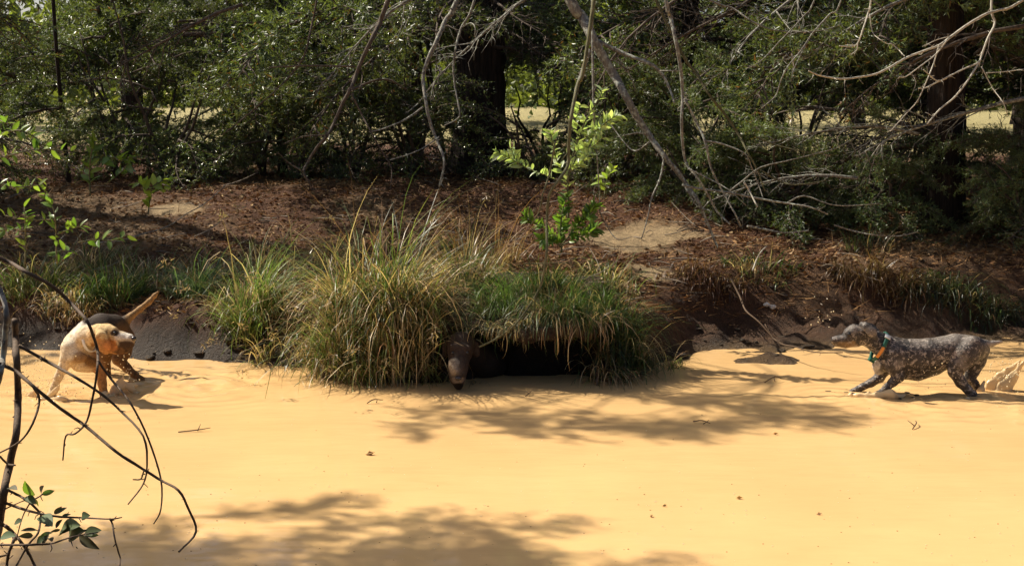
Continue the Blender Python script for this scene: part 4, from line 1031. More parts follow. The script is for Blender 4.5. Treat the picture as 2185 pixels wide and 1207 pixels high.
sapling('leafy_sapling', 'darker leafy bush at the foot of the bright sapling', [
    ([(400, 720), (395, 640), (400, 560), (420, 480)], 8.95, 8.95, 2.4, 1, 30), ([(400, 700), (330, 620), (270, 590), (240, 570)], 8.9, 8.8, 1.6, .8, 24),
    ([(400, 690), (470, 600), (520, 560), (545, 520)], 8.9, 8.9, 1.6, .8, 30), ([(405, 690), (460, 660), (520, 640), (545, 620)], 8.85, 8.8, 1.6, .8, 26), ([(395, 700), (350, 660), (310, 670)], 8.85, 8.75, 1.4, .7, 16)], 'green', 0, .068, 702, f=zD)
zF = zoomf(0, 0, 2.155)
sapling('leafy_spray', 'green leafy spray entering at the left edge of the picture', [
    ([(-60, 740), (0, 725), (100, 700), (190, 685), (325, 695)], 4.3, 4.2, 2.2, 1, 14), ([(-40, 640), (20, 610), (90, 600), (150, 625), (185, 650)], 4.3, 4.2, 2, 1, 14),
    ([(-40, 560), (0, 555), (40, 570)], 4.4, 4.3, 2, 1, 5), ([(-50, 830), (20, 850), (90, 860), (190, 850)], 4.4, 4.4, 2, 1, 10)], 'green', 0, .036, 703, f=zF, group='leafy sprays at the left edge')
sapling('leafy_sapling', 'thin sapling with dark green leaves at the far left slope', [
    ([(262, 1207), (258, 1120), (255, 1020), (240, 940), (205, 900), (215, 850)], 8.9, 8.9, 2.0, 1, 14), ([(255, 1080), (330, 1050), (380, 1040)], 8.9, 8.8, 1.6, .8, 8),
    ([(255, 1010), (200, 1010), (115, 1010), (20, 990)], 8.9, 8.9, 1.4, .8, 8)], 'green', 0, .075, 704, f=zF)
sapling('leafy_sapling', 'thin bare stemmed sapling left of the other slope sapling', [
    ([(115, 1207), (118, 1120), (115, 1010), (112, 950)], 8.9, 8.9, 2.0, 1, 8), ([(116, 1060), (60, 1050), (0, 1060)], 8.9, 8.9, 1.4, .8, 8)], 'green', 0, .07, 705, f=zF)
sapling('leafy_sapling', 'young sapling with big lime leaves on the left slope', [
    ([(680, 985), (690, 920), (700, 860), (750, 830)], 10.8, 10.8, 1.6, .8, 12), ([(690, 900), (650, 850), (640, 840)], 10.8, 10.7, 1.2, .7, 8), ([(695, 890), (740, 870), (780, 830)], 10.8, 10.8, 1.2, .7, 8)], 'lime', 0, .085, 706, f=zF)
sapling('leafy_sapling', 'tall young sapling with drooping green leaves in the left shade', [
    ([(415, 900), (412, 800), (420, 700), (440, 650)], 10.6, 10.6, 2, 1, 18), ([(415, 760), (500, 720), (560, 740), (600, 720)], 10.6, 10.5, 1.4, .8, 14), ([(480, 850), (560, 790), (590, 750)], 10.6, 10.5, 1.4, .8, 10)], 'green', 0, .10, 707, f=zF)
sapling('leafy_sapling', 'low leafy twig with small green leaves on the left slope', [
    ([(360, 1115), (440, 1100), (520, 1105), (590, 1080)], 9.4, 9.4, 1.6, .8, 10), ([(380, 1180), (300, 1150), (260, 1160)], 9.4, 9.3, 1.4, .8, 6)], 'green', 0, .08, 708, f=zF)
sapling('leafy_sapling', 'small bright green sprig right of the leafy sapling', [
    ([(1290, 420), (1292, 395), (1300, 372), (1310, 360)], 9.6, 9.6, 1.4, .7, 10), ([(1292, 400), (1275, 385), (1280, 370)], 9.6, 9.6, 1.2, .7, 6)], 'lime', 0, .06, 709)

# foreground bush, close to the camera on the near bank
zG = zoomf(0, 560, 1.8646); zH = zoomf(0, 980, 4.966)
r_b = np.random.default_rng(720)
YB = 2.7
root = np.array([P(-25, 1330, YB)[0], YB, float(hz(-1.0, YB))])
bush = empty('foreground_bush', root, 'dark brown bare twigged bush in the left foreground', 'bush')
def bt(f, pts, a, b_, r0, r1, name='twig', m='brown', nsp=5, sides=7):
    X, rad = poly(f, pts, a, b_, r0, r1)
    mb = MB(); tube(mb, X - root, rad, sides, 4, rough=.07, r=r_b); spurs(mb, X - root, rad, nsp, r_b, (.006, .016))
    return mb.build(name, M[m], bush, True)
X, rad = poly(zG, [(58, 230), (62, 300), (66, 380), (70, 470), (72, 560), (65, 680), (50, 750), (35, 820), (18, 900), (8, 960), (-4, 1040), (-20, 1150), (-40, 1400)], 2.75, 2.7, 7.0, 9.5)
X = np.vstack([X, [root - np.array([0, 0, .05])]]); rad = np.append(rad, .012)
mb = MB(); tube(mb, X - root, rad, 10, 4, rough=.08, r=r_b); spurs(mb, X - root, rad, 12, r_b, (.008, .02)); mb.build('stem', M['brown'], bush, True)
bt(zG, [(-40, 60), (0, 110), (25, 190), (22, 270), (12, 380), (5, 420), (-10, 480), (-40, 560)], 2.6, 2.65, 5.5, 7.0, 'stem', 'grey', 6, 10)
bt(zG, [(-60, -40), (40, 0), (100, 35), (210, 95), (280, 160), (345, 230), (370, 290), (388, 350), (388, 420), (370, 530), (345, 630), (300, 680), (262, 690), (250, 785)], 2.7, 2.6, 5.0, 1.6, nsp=10)
bt(zG, [(-20, 395), (60, 430), (130, 490), (240, 580), (340, 650), (460, 750), (560, 815), (640, 865), (710, 905), (750, 980), (780, 1070), (712, 1148)], 2.6, 2.55, 4.2, 2.4, nsp=12)
bt(zG, [(75, 330), (200, 400), (290, 450), (400, 520), (480, 590), (570, 690), (585, 800), (570, 880), (510, 960)], 2.74, 2.6, 3.8, 1.5, nsp=8)
bt(zG, [(390, 390), (440, 460), (520, 560), (590, 700), (640, 860), (640, 980), (612, 1037)], 2.62, 2.55, 2.8, 1.5, nsp=6)
bt(zG, [(130, 490), (157, 545), (130, 640), (80, 710), (0, 755), (-40, 770)], 2.6, 2.7, 3.0, 1.5, nsp=4)
bt(zG, [(572, 828), (560, 860), (530, 862)], 2.56, 2.54, 1.8, 1.5, nsp=1)
bt(zG, [(0, 770), (30, 800), (60, 805)], 2.6, 2.6, 2.5, 2, nsp=1)
bt(zH, [(40, 450), (200, 510), (420, 570), (650, 605), (900, 615), (1170, 628), (1290, 610)], 2.7, 2.55, 3.4, 1.3, nsp=8)
bt(zH, [(1165, 625), (1190, 680), (1215, 830), (1250, 960), (1275, 1050), (1265, 1160)], 2.56, 2.5, 2.2, 1.6, nsp=4)
bt(zH, [(85, 320), (200, 380), (310, 450), (420, 560), (430, 620), (400, 780), (300, 900), (170, 1127), (120, 1220)], 2.7, 2.55, 3.0, 2.0, nsp=6)
bt(zH, [(310, 440), (400, 400), (450, 365)], 2.62, 2.58, 2.2, 1.6, nsp=1)
bt(zH, [(-60, 900), (0, 900), (280, 900), (460, 895), (560, 885), (720, 830), (900, 790), (1040, 770)], 2.62, 2.5, 3.2, 1.3, nsp=6)
bt(zH, [(-30, 640), (100, 740), (200, 840), (300, 980), (370, 1127), (420, 1230)], 2.7, 2.6, 4.0, 2.8, nsp=4)
bt(zH, [(60, 700), (150, 790), (140, 870), (90, 1000), (70, 1127), (60, 1220)], 2.65, 2.6, 4.0, 3.0, nsp=4)
bt(zH, [(310, 470), (250, 580), (210, 700), (170, 860)], 2.64, 2.6, 1.6, 1.2, nsp=2)
bt(zH, [(-20, 1030), (60, 1010), (90, 990)], 2.62, 2.6, 2.6, 2.0, nsp=1)
bt(zH, [(40, 530), (120, 490), (270, 425)], 2.7, 2.6, 1.8, 1.2, nsp=1)
for k, (a, b_) in enumerate([((440, 370), (578, 325)), ((440, 365), (425, 285)), ((270, 395), (360, 440)), ((655, 600), (745, 572)), ((590, 720), (640, 635)), ((650, 740), (788, 668)), ((235, 650), (128, 660)),
                             ((470, 800), (400, 880)), ((560, 770), (420, 800)), ((520, 780), (440, 900)), ((765, 815), (755, 945)), ((735, 795), (818, 752)), ((815, 780), (925, 735)), ((390, 745), (228, 735)), ((350, 800), (218, 806)),
                             ((838, 812), (1018, 940)), ((355, 430), (432, 492)), ((440, 598), (530, 652)), ((575, 575), (640, 505)), ((590, 575), (697, 500)), ((868, 602), (918, 588)), ((895, 790), (1030, 735)),
                             ((905, 790), (1048, 800)), ((10, 820), (132, 785)), ((350, 380), (250, 270)), ((470, 705), (545, 690)), ((90, 300), (165, 285)), ((520, 830), (548, 835)), ((640, 740), (540, 760)), ((800, 920), (825, 940)), ((700, 760), (640, 700))]):
    pa = P(*zH(*a), 2.58 + .02 * math.sin(k * 3)); pb = P(*zH(*b_), 2.56 + .03 * math.cos(k * 2))
    put_leaf(bush, 'dark' if k % 8 else 'green', pa, pb - pa, float(np.linalg.norm(pb - pa)), r_b, nrm=np.array([r_b.uniform(-.4, .4), -0.8, r_b.uniform(.2, 1.0)]))  # dark colour on most leaves stands in for backlit shade

# things floating on the pond
r_f = np.random.default_rng(740)
def floater(px, py, ln, ang, label, kind='twig', name='floating_twig'):
    q = onplane(px, py); q[2] = float(ripple(q[0], q[1])) + 0.004
    mb = MB(); d = np.array([math.cos(ang), math.sin(ang), 0])
    if kind == 'twig':
        tube(mb, [-d * ln / 2, np.array([0, 0, .01]) + r_f.standard_normal(3) * .008, d * ln / 2 + np.array([0, 0, .012])], [.003, .0032, .0015], 5, 3, r=r_f)
        tube(mb, [d * ln * .1, d * ln * .2 + np.array([-d[1], d[0], .6]) * ln * .25], [.003, .0015], 4, 1, r=r_f)
        o = mb.build(name, M['brown']); 
    else:
        leaf_quads(mb, np.zeros((1, 3)) - d * ln / 2, d[None] + np.array([[0, 0, .15]]), ln, ln * .5, np.array([[.42, .28, .12]]), fold=.3, r=r_f)
        leaf_quads(mb, np.zeros((1, 3)) - d * ln / 3, d[None] + np.array([[.4, .3, .3]]), ln * .7, ln * .4, np.array([[.36, .23, .10]]), fold=.3, r=r_f)
        o = mb.build(name, M['litter'])
    o.location = tuple(q); tag(o, label, 'twig' if kind == 'twig' else 'leaf', 'bits floating on the pond')
floater(1128, 842, .10, 1.2, 'dark twig floating just right of the dark dog')
floater(800, 860, .09, .3, 'small forked twig floating below the tall grass clumps')
floater(790, 970, .05, .1, 'pale brown scrap floating on the open water left of middle', 'leaf', 'floating_leaf')
floater(1497, 905, .12, -.9, 'bent dark twig floating in the dappled shade')
floater(1655, 927, .03, -.1, 'brown leaf scrap floating right of the bent dark twig', 'leaf', 'floating_leaf')
floater(1418, 1080, .022, .4, 'tiny leaf floating on the open water right of middle', 'leaf', 'floating_leaf')
floater(1390, 1102, .024, .9, 'tiny curled leaf floating nearest the bottom right of middle', 'leaf', 'floating_leaf')
floater(1578, 1064, .03, -.1, 'thin brown scrap floating on the right hand water', 'leaf', 'floating_leaf')
floater(1748, 1098, .025, 0, 'small brown leaf floating lowest on the right', 'leaf', 'floating_leaf')
floater(1950, 910, .14, 1.2, 'thin straw floating in front of the grey dog')
floater(415, 920, .16, .25, 'thin straw floating right of the tan dog')
floater(1650, 815, .12, .4, 'short twig floating in the shade before the mud spit')
mb = MB()
for i in range(420):
    px_, py_ = r_f.uniform(0, 2185), 840 + 367 * r_f.random() ** .8
    q = onplane(px_, py_); q[2] = float(ripple(q[0], q[1])) + .001
    c_ = (.20, .12, .05) if r_f.random() < .45 else (.75, .62, .40)
    mb.add(IV * np.array([1, .8, .3]) * r_f.uniform(.0015, .0042) + q, [IF], c_)
tag(mb.build('floating_specks', M['litter'], smooth=True), 'tiny specks of scum and debris on the muddy water', 'scum', kind='stuff')
for px, py, lab in ((1637, 602, 'small pale stone on the clay bank, the left of two'), (1650, 592, 'small pale stone on the clay bank, the right of two')):
    q = P(px, py, 9.75); z = float(hz(q[0], q[1]))
    o = link('stone', mesh('stone', IV2 * (1 + .12 * r_f.standard_normal((len(IV2), 1))) * np.array([.024, .02, .018]), [IF2], plain('pale_stone', (.55, .52, .46), .7, .3, 60), None, True), loc=(q[0], q[1], z + .012))
    tag(o, lab, 'stone', 'pale stones on the bank')

# ================================================================== animals: smooth skins grown from round cones
def surface_nets(d, org, h):
    nx, ny, nz = d.shape
    acc = np.zeros((nx - 1, ny - 1, nz - 1, 3)); cnt = np.zeros((nx - 1, ny - 1, nz - 1))
    sl = lambda o: d[o[0]:nx - 1 + o[0], o[1]:ny - 1 + o[1], o[2]:nz - 1 + o[2]]
    cs = [(i, j, k) for i in (0, 1) for j in (0, 1) for k in (0, 1)]
    for a in cs:
        for ax in range(3):
            if a[ax] == 0:
                b_ = list(a); b_[ax] = 1
                v0, v1 = sl(a), sl(b_)
                cr = (v0 < 0) != (v1 < 0)
                t = np.where(cr, v0 / np.where(cr, v0 - v1, 1), 0)
                for q in range(3):
                    acc[..., q] += np.where(cr, a[q] + (t if q == ax else 0), 0)
                cnt += cr
    m = cnt > 0
    idx = -np.ones(m.shape, dtype=np.int64); idx[m] = np.arange(m.sum())
    ijk = np.argwhere(m)
    V = (acc[m] / cnt[m][:, None] + ijk) * h + org
    F = []
    s = d < 0
    for ax in range(3):
        u, v = (ax + 1) % 3, (ax + 2) % 3
        lo = [slice(0, n) for n in d.shape]; hi = [slice(0, n) for n in d.shape]
        lo[ax] = slice(0, d.shape[ax] - 1); hi[ax] = slice(1, d.shape[ax])
        for q in (u, v): lo[q] = slice(1, d.shape[q] - 1); hi[q] = slice(1, d.shape[q] - 1)
        a, b_ = s[tuple(lo)], s[tuple(hi)]
        for flip, c in ((False, a & ~b_), (True, ~a & b_)):
            e = np.argwhere(c)
            if not len(e): continue
            e[:, u] += 1; e[:, v] += 1
            def cell(du, dv):
                w_ = e.copy(); w_[:, u] += du; w_[:, v] += dv
                return idx[w_[:, 0], w_[:, 1], w_[:, 2]]
            q = np.stack([cell(-1, -1), cell(0, -1), cell(0, 0), cell(-1, 0)], 1)
            F.append(q[:, ::-1] if flip else q)
    return V, np.concatenate(F)
def cone_d(p, a, b_, ra, rb, q):
    """distance to a round cone whose girth along the depth axis is q times its height"""
    sc = np.array([1, 1 / q, 1.0]); p = p * sc; a = a * sc; b_ = b_ * sc
    ab = b_ - a; t = np.clip(((p - a) @ ab) / (ab @ ab + 1e-12), 0, 1)
    return np.linalg.norm(p - a - t[..., None] * ab, axis=-1) - (ra + (rb - ra) * t)
def skin(name, prims, h, k, m, parent, off, noise=0.0, paint=()):
    """prims: (a, b, ra, rb, girth, colour, blend)"""
    pts = np.array([q for p in prims for q in (p[0], p[1])]); mr = max(max(p[2], p[3]) * max(1, p[4]) for p in prims) + .03
    lo = pts.min(0) - mr; hi = pts.max(0) + mr
    nn = np.ceil((hi - lo) / h).astype(int) + 1
    g = [lo[i] + np.arange(nn[i]) * h for i in range(3)]
    d = np.full(nn, 9.0)
    for (a, b_, ra, rb, q, c, kk) in prims:
        rr = max(ra, rb) * max(1, q) + .05
        l2 = np.minimum(a, b_) - rr; h2 = np.maximum(a, b_) + rr
        i0 = [max(0, int((l2[i] - lo[i]) / h)) for i in range(3)]; i1 = [min(nn[i], int((h2[i] - lo[i]) / h) + 2) for i in range(3)]
        G = np.stack(np.meshgrid(*[g[i][i0[i]:i1[i]] for i in range(3)], indexing='ij'), -1)
        dd = cone_d(G, a, b_, ra, rb, q)
        sub = d[i0[0]:i1[0], i0[1]:i1[1], i0[2]:i1[2]]
        kb = kk or k
        hh = np.clip(.5 + .5 * (sub - dd) / kb, 0, 1)
        sub[...] = sub * (1 - hh) + dd * hh - kb * hh * (1 - hh)
    V, F = surface_nets(d, lo, h)
    wsum = 0; csum = 0
    for (a, b_, ra, rb, q, c, kk) in prims:
        w_ = np.exp(-np.maximum(cone_d(V, a, b_, ra, rb, q), -.02) / .010)[:, None]; wsum = wsum + w_; csum = csum + w_ * np.array(c)
    if noise:
        n3 = fbm(V[:, 0] * 9 + V[:, 1] * 5, V[:, 2] * 9 - V[:, 1] * 4, 2.0, 3)
        cen = V.mean(0); V = V + norm(V - cen) * (noise * n3)[:, None]
    cl = csum / (wsum + 1e-9)
    for (pc_, pr_, cc_) in paint:                     # coat markings with some painted sun and shade: centre, half sizes, colour
        dd = np.linalg.norm((V - pc_) / np.array(pr_), axis=1) + .22 * fbm(V[:, 0] * 40, V[:, 2] * 40, 1.0, 2)
        w_ = (1 - sstep(.75, 1.1, dd))[:, None]; cl = cl + (np.array(cc_) - cl) * w_
    o = link(name, mesh(name, V - off, [F], m, cl, True), parent)
    return o, V
def fur_mat(name, spots=None, rough=0.55, scale=26.0, lo=.50, hi=.58, spec=.35):
    """coat colour from the animal; optional mottling"""
    m, nt, b = mat(name)
    at = nd(nt, 'ShaderNodeVertexColor', layer_name='Col')
    tc = nt.nodes.new('ShaderNodeTexCoord')
    n = nd(nt, 'ShaderNodeTexNoise', Scale=150.0, Detail=3.0, Roughness=.7); nt.links.new(tc.outputs['Object'], n.inputs[0])
    r = ramp(nt, n.outputs[0], [(.3, (.72, .72, .72)), (.7, (1.22, 1.22, 1.22))])
    c = at.outputs[0]
    if spots:
        n2 = nd(nt, 'ShaderNodeTexNoise', Scale=scale, Detail=5.0, Roughness=.72, Distortion=.6); nt.links.new(tc.outputs['Object'], n2.inputs[0])
        r2 = ramp(nt, n2.outputs[0], [(lo, (0, 0, 0)), (hi, (1, 1, 1))])
        c = mixc(nt, r2.outputs[0], c, spots)
    c = mixc(nt, 1.0, c, r.outputs[0], 'MULTIPLY')
    n4 = nd(nt, 'ShaderNodeTexNoise', Scale=34.0, Detail=4.0, Roughness=.6, Distortion=1.2); nt.links.new(tc.outputs['Object'], n4.inputs[0])
    r4 = ramp(nt, n4.outputs[0], [(.32, (.62, .56, .5)), (.56, (1.05, 1.05, 1.05))])
    c = mixc(nt, 1.0, c, r4.outputs[0], 'MULTIPLY')
    nt.links.new(c, b.inputs['Base Color'])
    b.inputs['Roughness'].default_value = rough; b.inputs['Specular IOR Level'].default_value = spec
    ad_ = nd(nt, 'ShaderNodeMath', operation='ADD'); nt.links.new(n.outputs[0], ad_.inputs[0]); nt.links.new(n4.outputs[0], ad_.inputs[1])
    bump(nt, b, ad_.outputs[0], .8, .006)
    return m
M['coat_grey'] = fur_mat('mottled_grey_coat', (0.38, 0.32, 0.27), scale=44.0, lo=.52, hi=.62, spec=.5, rough=.45)
M['coat_tan'] = fur_mat('tan_coat', rough=.7, spec=.2)
M['coat_dark'] = fur_mat('dark_brown_coat', rough=.65, spec=.2)
M['eye'] = plain('dark_eye', (.012, .009, .007), .12, .6)
M['nose'] = plain('wet_nose', (.035, .026, .022), .25, .6)
def ball(name, c, r_, m, parent, off, sc=(1, 1, 1)):
    return link(name, mesh(name, IV2 * r_ * np.array(sc) + np.asarray(c) - off, [IF2], m, None, True), parent)
def ring(name, c, ax, r_, rz, wid, m, parent, off, thick=.006, a0=0, a1=2 * math.pi, n=40):
    """flat strap round a neck: centre, axis, half axes"""
    ax = norm(ax); u = norm(np.cross(ax, np.array([0, 1.0, 0]))); v = np.cross(ax, u)
    full = abs(a1 - a0) > 6.2
    a = np.linspace(a0, a1, n, endpoint=not full)
    e = np.cos(a)[:, None] * u * r_ + np.sin(a)[:, None] * v * rz
    eo = e * (1 + thick / r_)
    rows = np.stack([e - ax * wid / 2, eo - ax * wid / 2, eo + ax * wid / 2, e + ax * wid / 2], 1) + c - off
    V = rows.reshape(-1, 3); F = []
    for i in range(n if full else n - 1):
        j = (i + 1) % n
        for k in range(4):
            F.append((i * 4 + k, i * 4 + (k + 1) % 4, j * 4 + (k + 1) % 4, j * 4 + k))
    if not full: F += [(3, 2, 1, 0), ((n - 1) * 4, (n - 1) * 4 + 1, (n - 1) * 4 + 2, (n - 1) * 4 + 3)]
    return link(name, mesh(name, V, [np.array(F)], m, None, False), parent)

# ---- grey mottled dog lunging left
zR = zoomf(1680, 620, 4.024); YR = 7.85; sR = 1 / 4.024 * mpp(YR) * 1.01
def g_(zx, zy, dy=0.0): return P(*zR(zx, zy), YR + dy)
DK = (.026, .019, .015); MID = (.045, .034, .027); TAN = (.20, .12, .05); WHT = (.5, .46, .4)
def seg(pts, q=1.0, col=DK, k=None, s=sR, f=g_):
    """chain of cones: (zx, zy, depth, radius in traced pixels)"""
    out = []
    for (x0, y0, d0, r0), (x1, y1, d1, r1) in zip(pts[:-1], pts[1:]):
        out.append((f(x0, y0, d0), f(x1, y1, d1), r0 * s, r1 * s, q, col, k))
    return out
pr = []
pr += seg([(905, 530, 0, 118), (960, 560, 0, 155), (1080, 575, 0, 158), (1220, 560, 0, 150), (1340, 535, 0, 140), (1440, 505, 0, 132), (1560, 505, 0, 122), (1630, 500, 0, 95)], .80, MID)   # trunk
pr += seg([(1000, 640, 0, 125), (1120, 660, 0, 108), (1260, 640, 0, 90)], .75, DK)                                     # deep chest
pr += seg([(860, 600, 0, 100), (820, 620, 0, 80)], .8, DK) + seg([(775, 650, 0, 45), (780, 690, 0, 35)], .8, WHT)      # brisket with white patch
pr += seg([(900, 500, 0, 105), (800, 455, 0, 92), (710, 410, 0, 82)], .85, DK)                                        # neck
pr += seg([(660, 365, 0, 88), (590, 372, 0, 80)], .82, MID) + seg([(575, 400, 0, 66), (500, 420, 0, 50), (430, 425, 0, 36), (400, 425, 0, 30)], .85, MID)   # skull, muzzle
pr += seg([(590, 435, 0, 48), (500, 458, 0, 26), (425, 458, 0, 18)], .8, TAN)                                         # jaw
pr += seg([(520, 350, .0, 34), (560, 330, 0, 40)], 1.2, MID)                                                          # brow
for dy, zx in ((-.052, 0), (.052, 25)):                                                                               # ears
    pr += seg([(640 + zx, 290, dy * .95, 26), (690 + zx, 318, dy * 1.4, 40), (728 + zx, 360, dy * 1.65, 42), (762 + zx, 405, dy * 1.65, 22)], .30, MID, .003)
# shoulders and forelegs
for dy, dx, far in ((-.062, 0, 0), (.062, -150, 1)):
    if not far:
        P1 = [(930, 560, dy * .9, 88), (920, 640, dy, 76), (955, 735, dy, 52), (905, 785, dy, 38), (850, 832, dy, 31), (815, 868, dy, 28), (770, 892, dy - .005, 28), (735, 900, dy - .005, 20)]
    else:
        P1 = [(880, 580, dy * .9, 80), (830, 660, dy, 66), (790, 745, dy, 46), (720, 790, dy, 36), (650, 822, dy, 30), (610, 842, dy, 27), (570, 862, dy, 26), (540, 870, dy, 19)]
    pr += seg(P1[:3], .62, MID) + seg(P1[2:], .95, MID, .012)
# hind legs
pr += seg([(1600, 490, -.045, 105), (1530, 560, -.062, 98), (1470, 640, -.07, 74), (1432, 690, -.07, 56)], .62, MID)
pr += seg([(1440, 700, -.07, 56), (1490, 785, -.066, 48), (1550, 850, -.062, 38), (1598, 888, -.06, 30)], .75, MID, .012)
pr += seg([(1598, 888, -.06, 29), (1565, 925, -.06, 24), (1545, 965, -.06, 26), (1520, 985, -.06, 24)], .9, MID, .012)
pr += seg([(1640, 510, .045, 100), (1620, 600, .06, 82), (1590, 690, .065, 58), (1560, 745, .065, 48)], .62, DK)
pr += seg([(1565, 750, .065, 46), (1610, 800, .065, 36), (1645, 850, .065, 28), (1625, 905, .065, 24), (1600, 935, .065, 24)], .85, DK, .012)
pr += seg([(1640, 470, 0, 70), (1690, 458, 0, 40), (1760, 452, 0, 24), (1838, 438, 0, 13)], .9, MID, .012)            # docked tail
fo = g_(1200, 900); fo[2] = 0
dogR = empty('dog', fo, 'grey mottled dog with green and orange collar lunging left through the water', 'dog', 'dogs in the pond')
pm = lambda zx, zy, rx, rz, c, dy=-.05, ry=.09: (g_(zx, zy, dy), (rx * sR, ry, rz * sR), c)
BK = (.022, .016, .013); LG = (.15, .125, .105)  # dark underside, pale back and thigh: part coat, part painted shade and sun
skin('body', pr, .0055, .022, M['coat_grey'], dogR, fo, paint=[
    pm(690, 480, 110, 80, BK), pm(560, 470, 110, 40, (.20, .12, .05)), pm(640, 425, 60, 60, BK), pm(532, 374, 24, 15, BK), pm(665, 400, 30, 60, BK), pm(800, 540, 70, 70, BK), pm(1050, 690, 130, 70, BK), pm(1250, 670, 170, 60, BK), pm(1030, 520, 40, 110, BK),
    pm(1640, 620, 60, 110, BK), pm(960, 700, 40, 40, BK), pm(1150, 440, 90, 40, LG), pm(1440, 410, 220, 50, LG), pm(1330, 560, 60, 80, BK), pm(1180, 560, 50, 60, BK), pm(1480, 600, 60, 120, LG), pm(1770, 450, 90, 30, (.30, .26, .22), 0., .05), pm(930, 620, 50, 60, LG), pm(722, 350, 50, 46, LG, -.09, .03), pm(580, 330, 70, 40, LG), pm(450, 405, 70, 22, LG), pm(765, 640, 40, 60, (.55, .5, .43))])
for dy in (-.036, .036): ball('eye', g_(530, 374, dy * 1.1), .0105, M['eye'], dogR, fo)
ball('nose', g_(392, 414, 0), .0125, M['nose'], dogR, fo, (1, 1.2, .85))
ca, cb = g_(850, 372), g_(728, 585)
cc = (ca + cb) / 2; cax = g_(905, 545) - g_(770, 450)
dirc = norm(cb - ca); axis_ = np.array([dirc[2], 0, -dirc[0]])
M['collar_green'] = plain('green_collar_webbing', (.01, .085, .055), .5, .4)
M['collar_orange'] = plain('orange_collar_band', (.62, .24, .05), .5, .4)
M['steel'] = plain('collar_metal', (.6, .6, .58), .25, .8)
rl = np.linalg.norm(cb - ca) / 2 + .004
col_o = ring('collar', cc, axis_, rl, rl * .82, .021, M['collar_green'], dogR, fo)
# the orange stretch on the camera side, buckle at the nape
u_ = norm(np.cross(axis_, np.array([0, 1.0, 0]))); v_ = np.cross(norm(axis_), u_)
def ang_of(w_): return math.atan2(np.dot(w_, v_) / .82, np.dot(w_, u_))
amid = ang_of(np.array([0, -1.0, 0]) + dirc * .35)
ring('orange_band', cc, axis_, rl * 1.03, rl * .82 * 1.03, .020, M['collar_orange'], col_o, fo, .004, amid - .42, amid + .42, 14)
amid2 = ang_of(np.array([0, -.55, 0]) - dirc * .9)
ring('buckle', cc, axis_, rl * 1.05, rl * .82 * 1.05, .034, M['steel'], col_o, fo, .006, amid2 - .17, amid2 + .17, 8)
amid3 = ang_of(dirc); ring('tracker_box', cc, axis_, rl * 1.02, rl * .82 * 1.02, .03, M['collar_green'], col_o, fo, .013, amid3 - .3, amid3 + .2, 8)

# ---- tan hound splashing at the left, head turned right
zL = zoomf(40, 580, 3.773); YL = 7.8; sL = 1 / 3.773 * mpp(YL) * 1.01
def t_(zx, zy, dy=0.0): return P(*zL(zx, zy), YL + dy)
def segL(pts, q=1.0, col=(.3, .2, .1), k=None): return seg(pts, q, col, k, sL, t_)
TN = (.50, .30, .11); OR = (.42, .20, .065); SAD = (.05, .034, .024); CRM = (.66, .52, .34); WH = (.70, .62, .50); BRN = (.16, .085, .035)
pr = []
pr += segL([(470, 600, .02, 118), (540, 540, .16, 135)], 1.0, CRM) + segL([(585, 520, .22, 140), (680, 490, .38, 140), (770, 490, .52, 135)], 1.0, BRN) + segL([(800, 520, .56, 125)] * 2, 1.0, BRN)
pr += segL([(560, 465, .2, 85), (660, 430, .36, 95), (770, 430, .50, 95)], 1.0, SAD)                       # dark saddle on the back
pr += segL([(450, 650, -.02, 95), (500, 720, .0, 80), (560, 750, .02, 62)], 1.0, CRM)                      # chest
pr += segL([(440, 690, -.08, 40), (520, 690, -.07, 36)], .6, (.24, .13, .05)) + segL([(560, 720, -.03, 45), (600, 735, -.02, 36)], .8, (.2, .1, .035))
pr += segL([(470, 560, .02, 85), (550, 520, -.02, 85), (625, 510, -.05, 80)], 1.0, CRM)                    # neck
pr += segL([(650, 500, -.07, 84), (710, 492, -.09, 78)], 1.0, TN) + segL([(740, 525, -.10, 62), (820, 535, -.12, 52), (890, 540, -.13, 44)], .95, CRM)  # skull, muzzle
pr += segL([(830, 585, -.125, 50), (885, 580, -.135, 44)], .9, (.07, .038, .02)) + segL([(800, 620, -.12, 30), (860, 618, -.125, 28)], .9, (.12, .06, .025)) + segL([(760, 492, -.135, 26), (785, 500, -.13, 24)], .9, (.16, .085, .035))                                          # dark lips
pr += segL([(700, 590, -.09, 64), (780, 610, -.11, 44), (850, 625, -.12, 26)], .9, OR)                     # cheek and jaw
pr += segL([(650, 470, -.13, 32), (668, 530, -.165, 50), (690, 590, -.17, 52), (700, 630, -.165, 36)], .34, OR, .006)   # near ear
pr += segL([(650, 470, .01, 30), (640, 540, .03, 44), (650, 600, .03, 36)], .36, OR, .006)                 # far ear
pr += segL([(735, 460, -.12, 26), (770, 462, -.125, 22)], 1.0, TN)                                         # brow
pr += segL([(420, 620, -.03, 85), (392, 700, -.05, 58), (355, 770, -.06, 40), (320, 845, -.06, 32), (285, 930, -.06, 28), (262, 990, -.07, 30), (240, 1010, -.08, 24)], .9, CRM, .015)  # leading foreleg
pr += segL([(560, 690, .04, 75), (630, 750, .03, 54), (665, 810, .02, 42), (672, 900, .0, 34), (685, 980, -.01, 32), (700, 1030, -.02, 34)], .9, OR, .015)      # other foreleg
pr += segL([(850, 540, .52, 95), (835, 640, .48, 72), (800, 700, .46, 54)], .8, BRN) + segL([(805, 705, .46, 52), (870, 770, .46, 38), (930, 825, .46, 30), (985, 865, .46, 28), (1010, 900, .45, 26)], .9, BRN, .012)   # hind leg
pr += segL([(720, 580, .6, 90), (690, 680, .6, 60), (700, 760, .62, 40), (720, 850, .62, 30)], .9, BRN, .015)
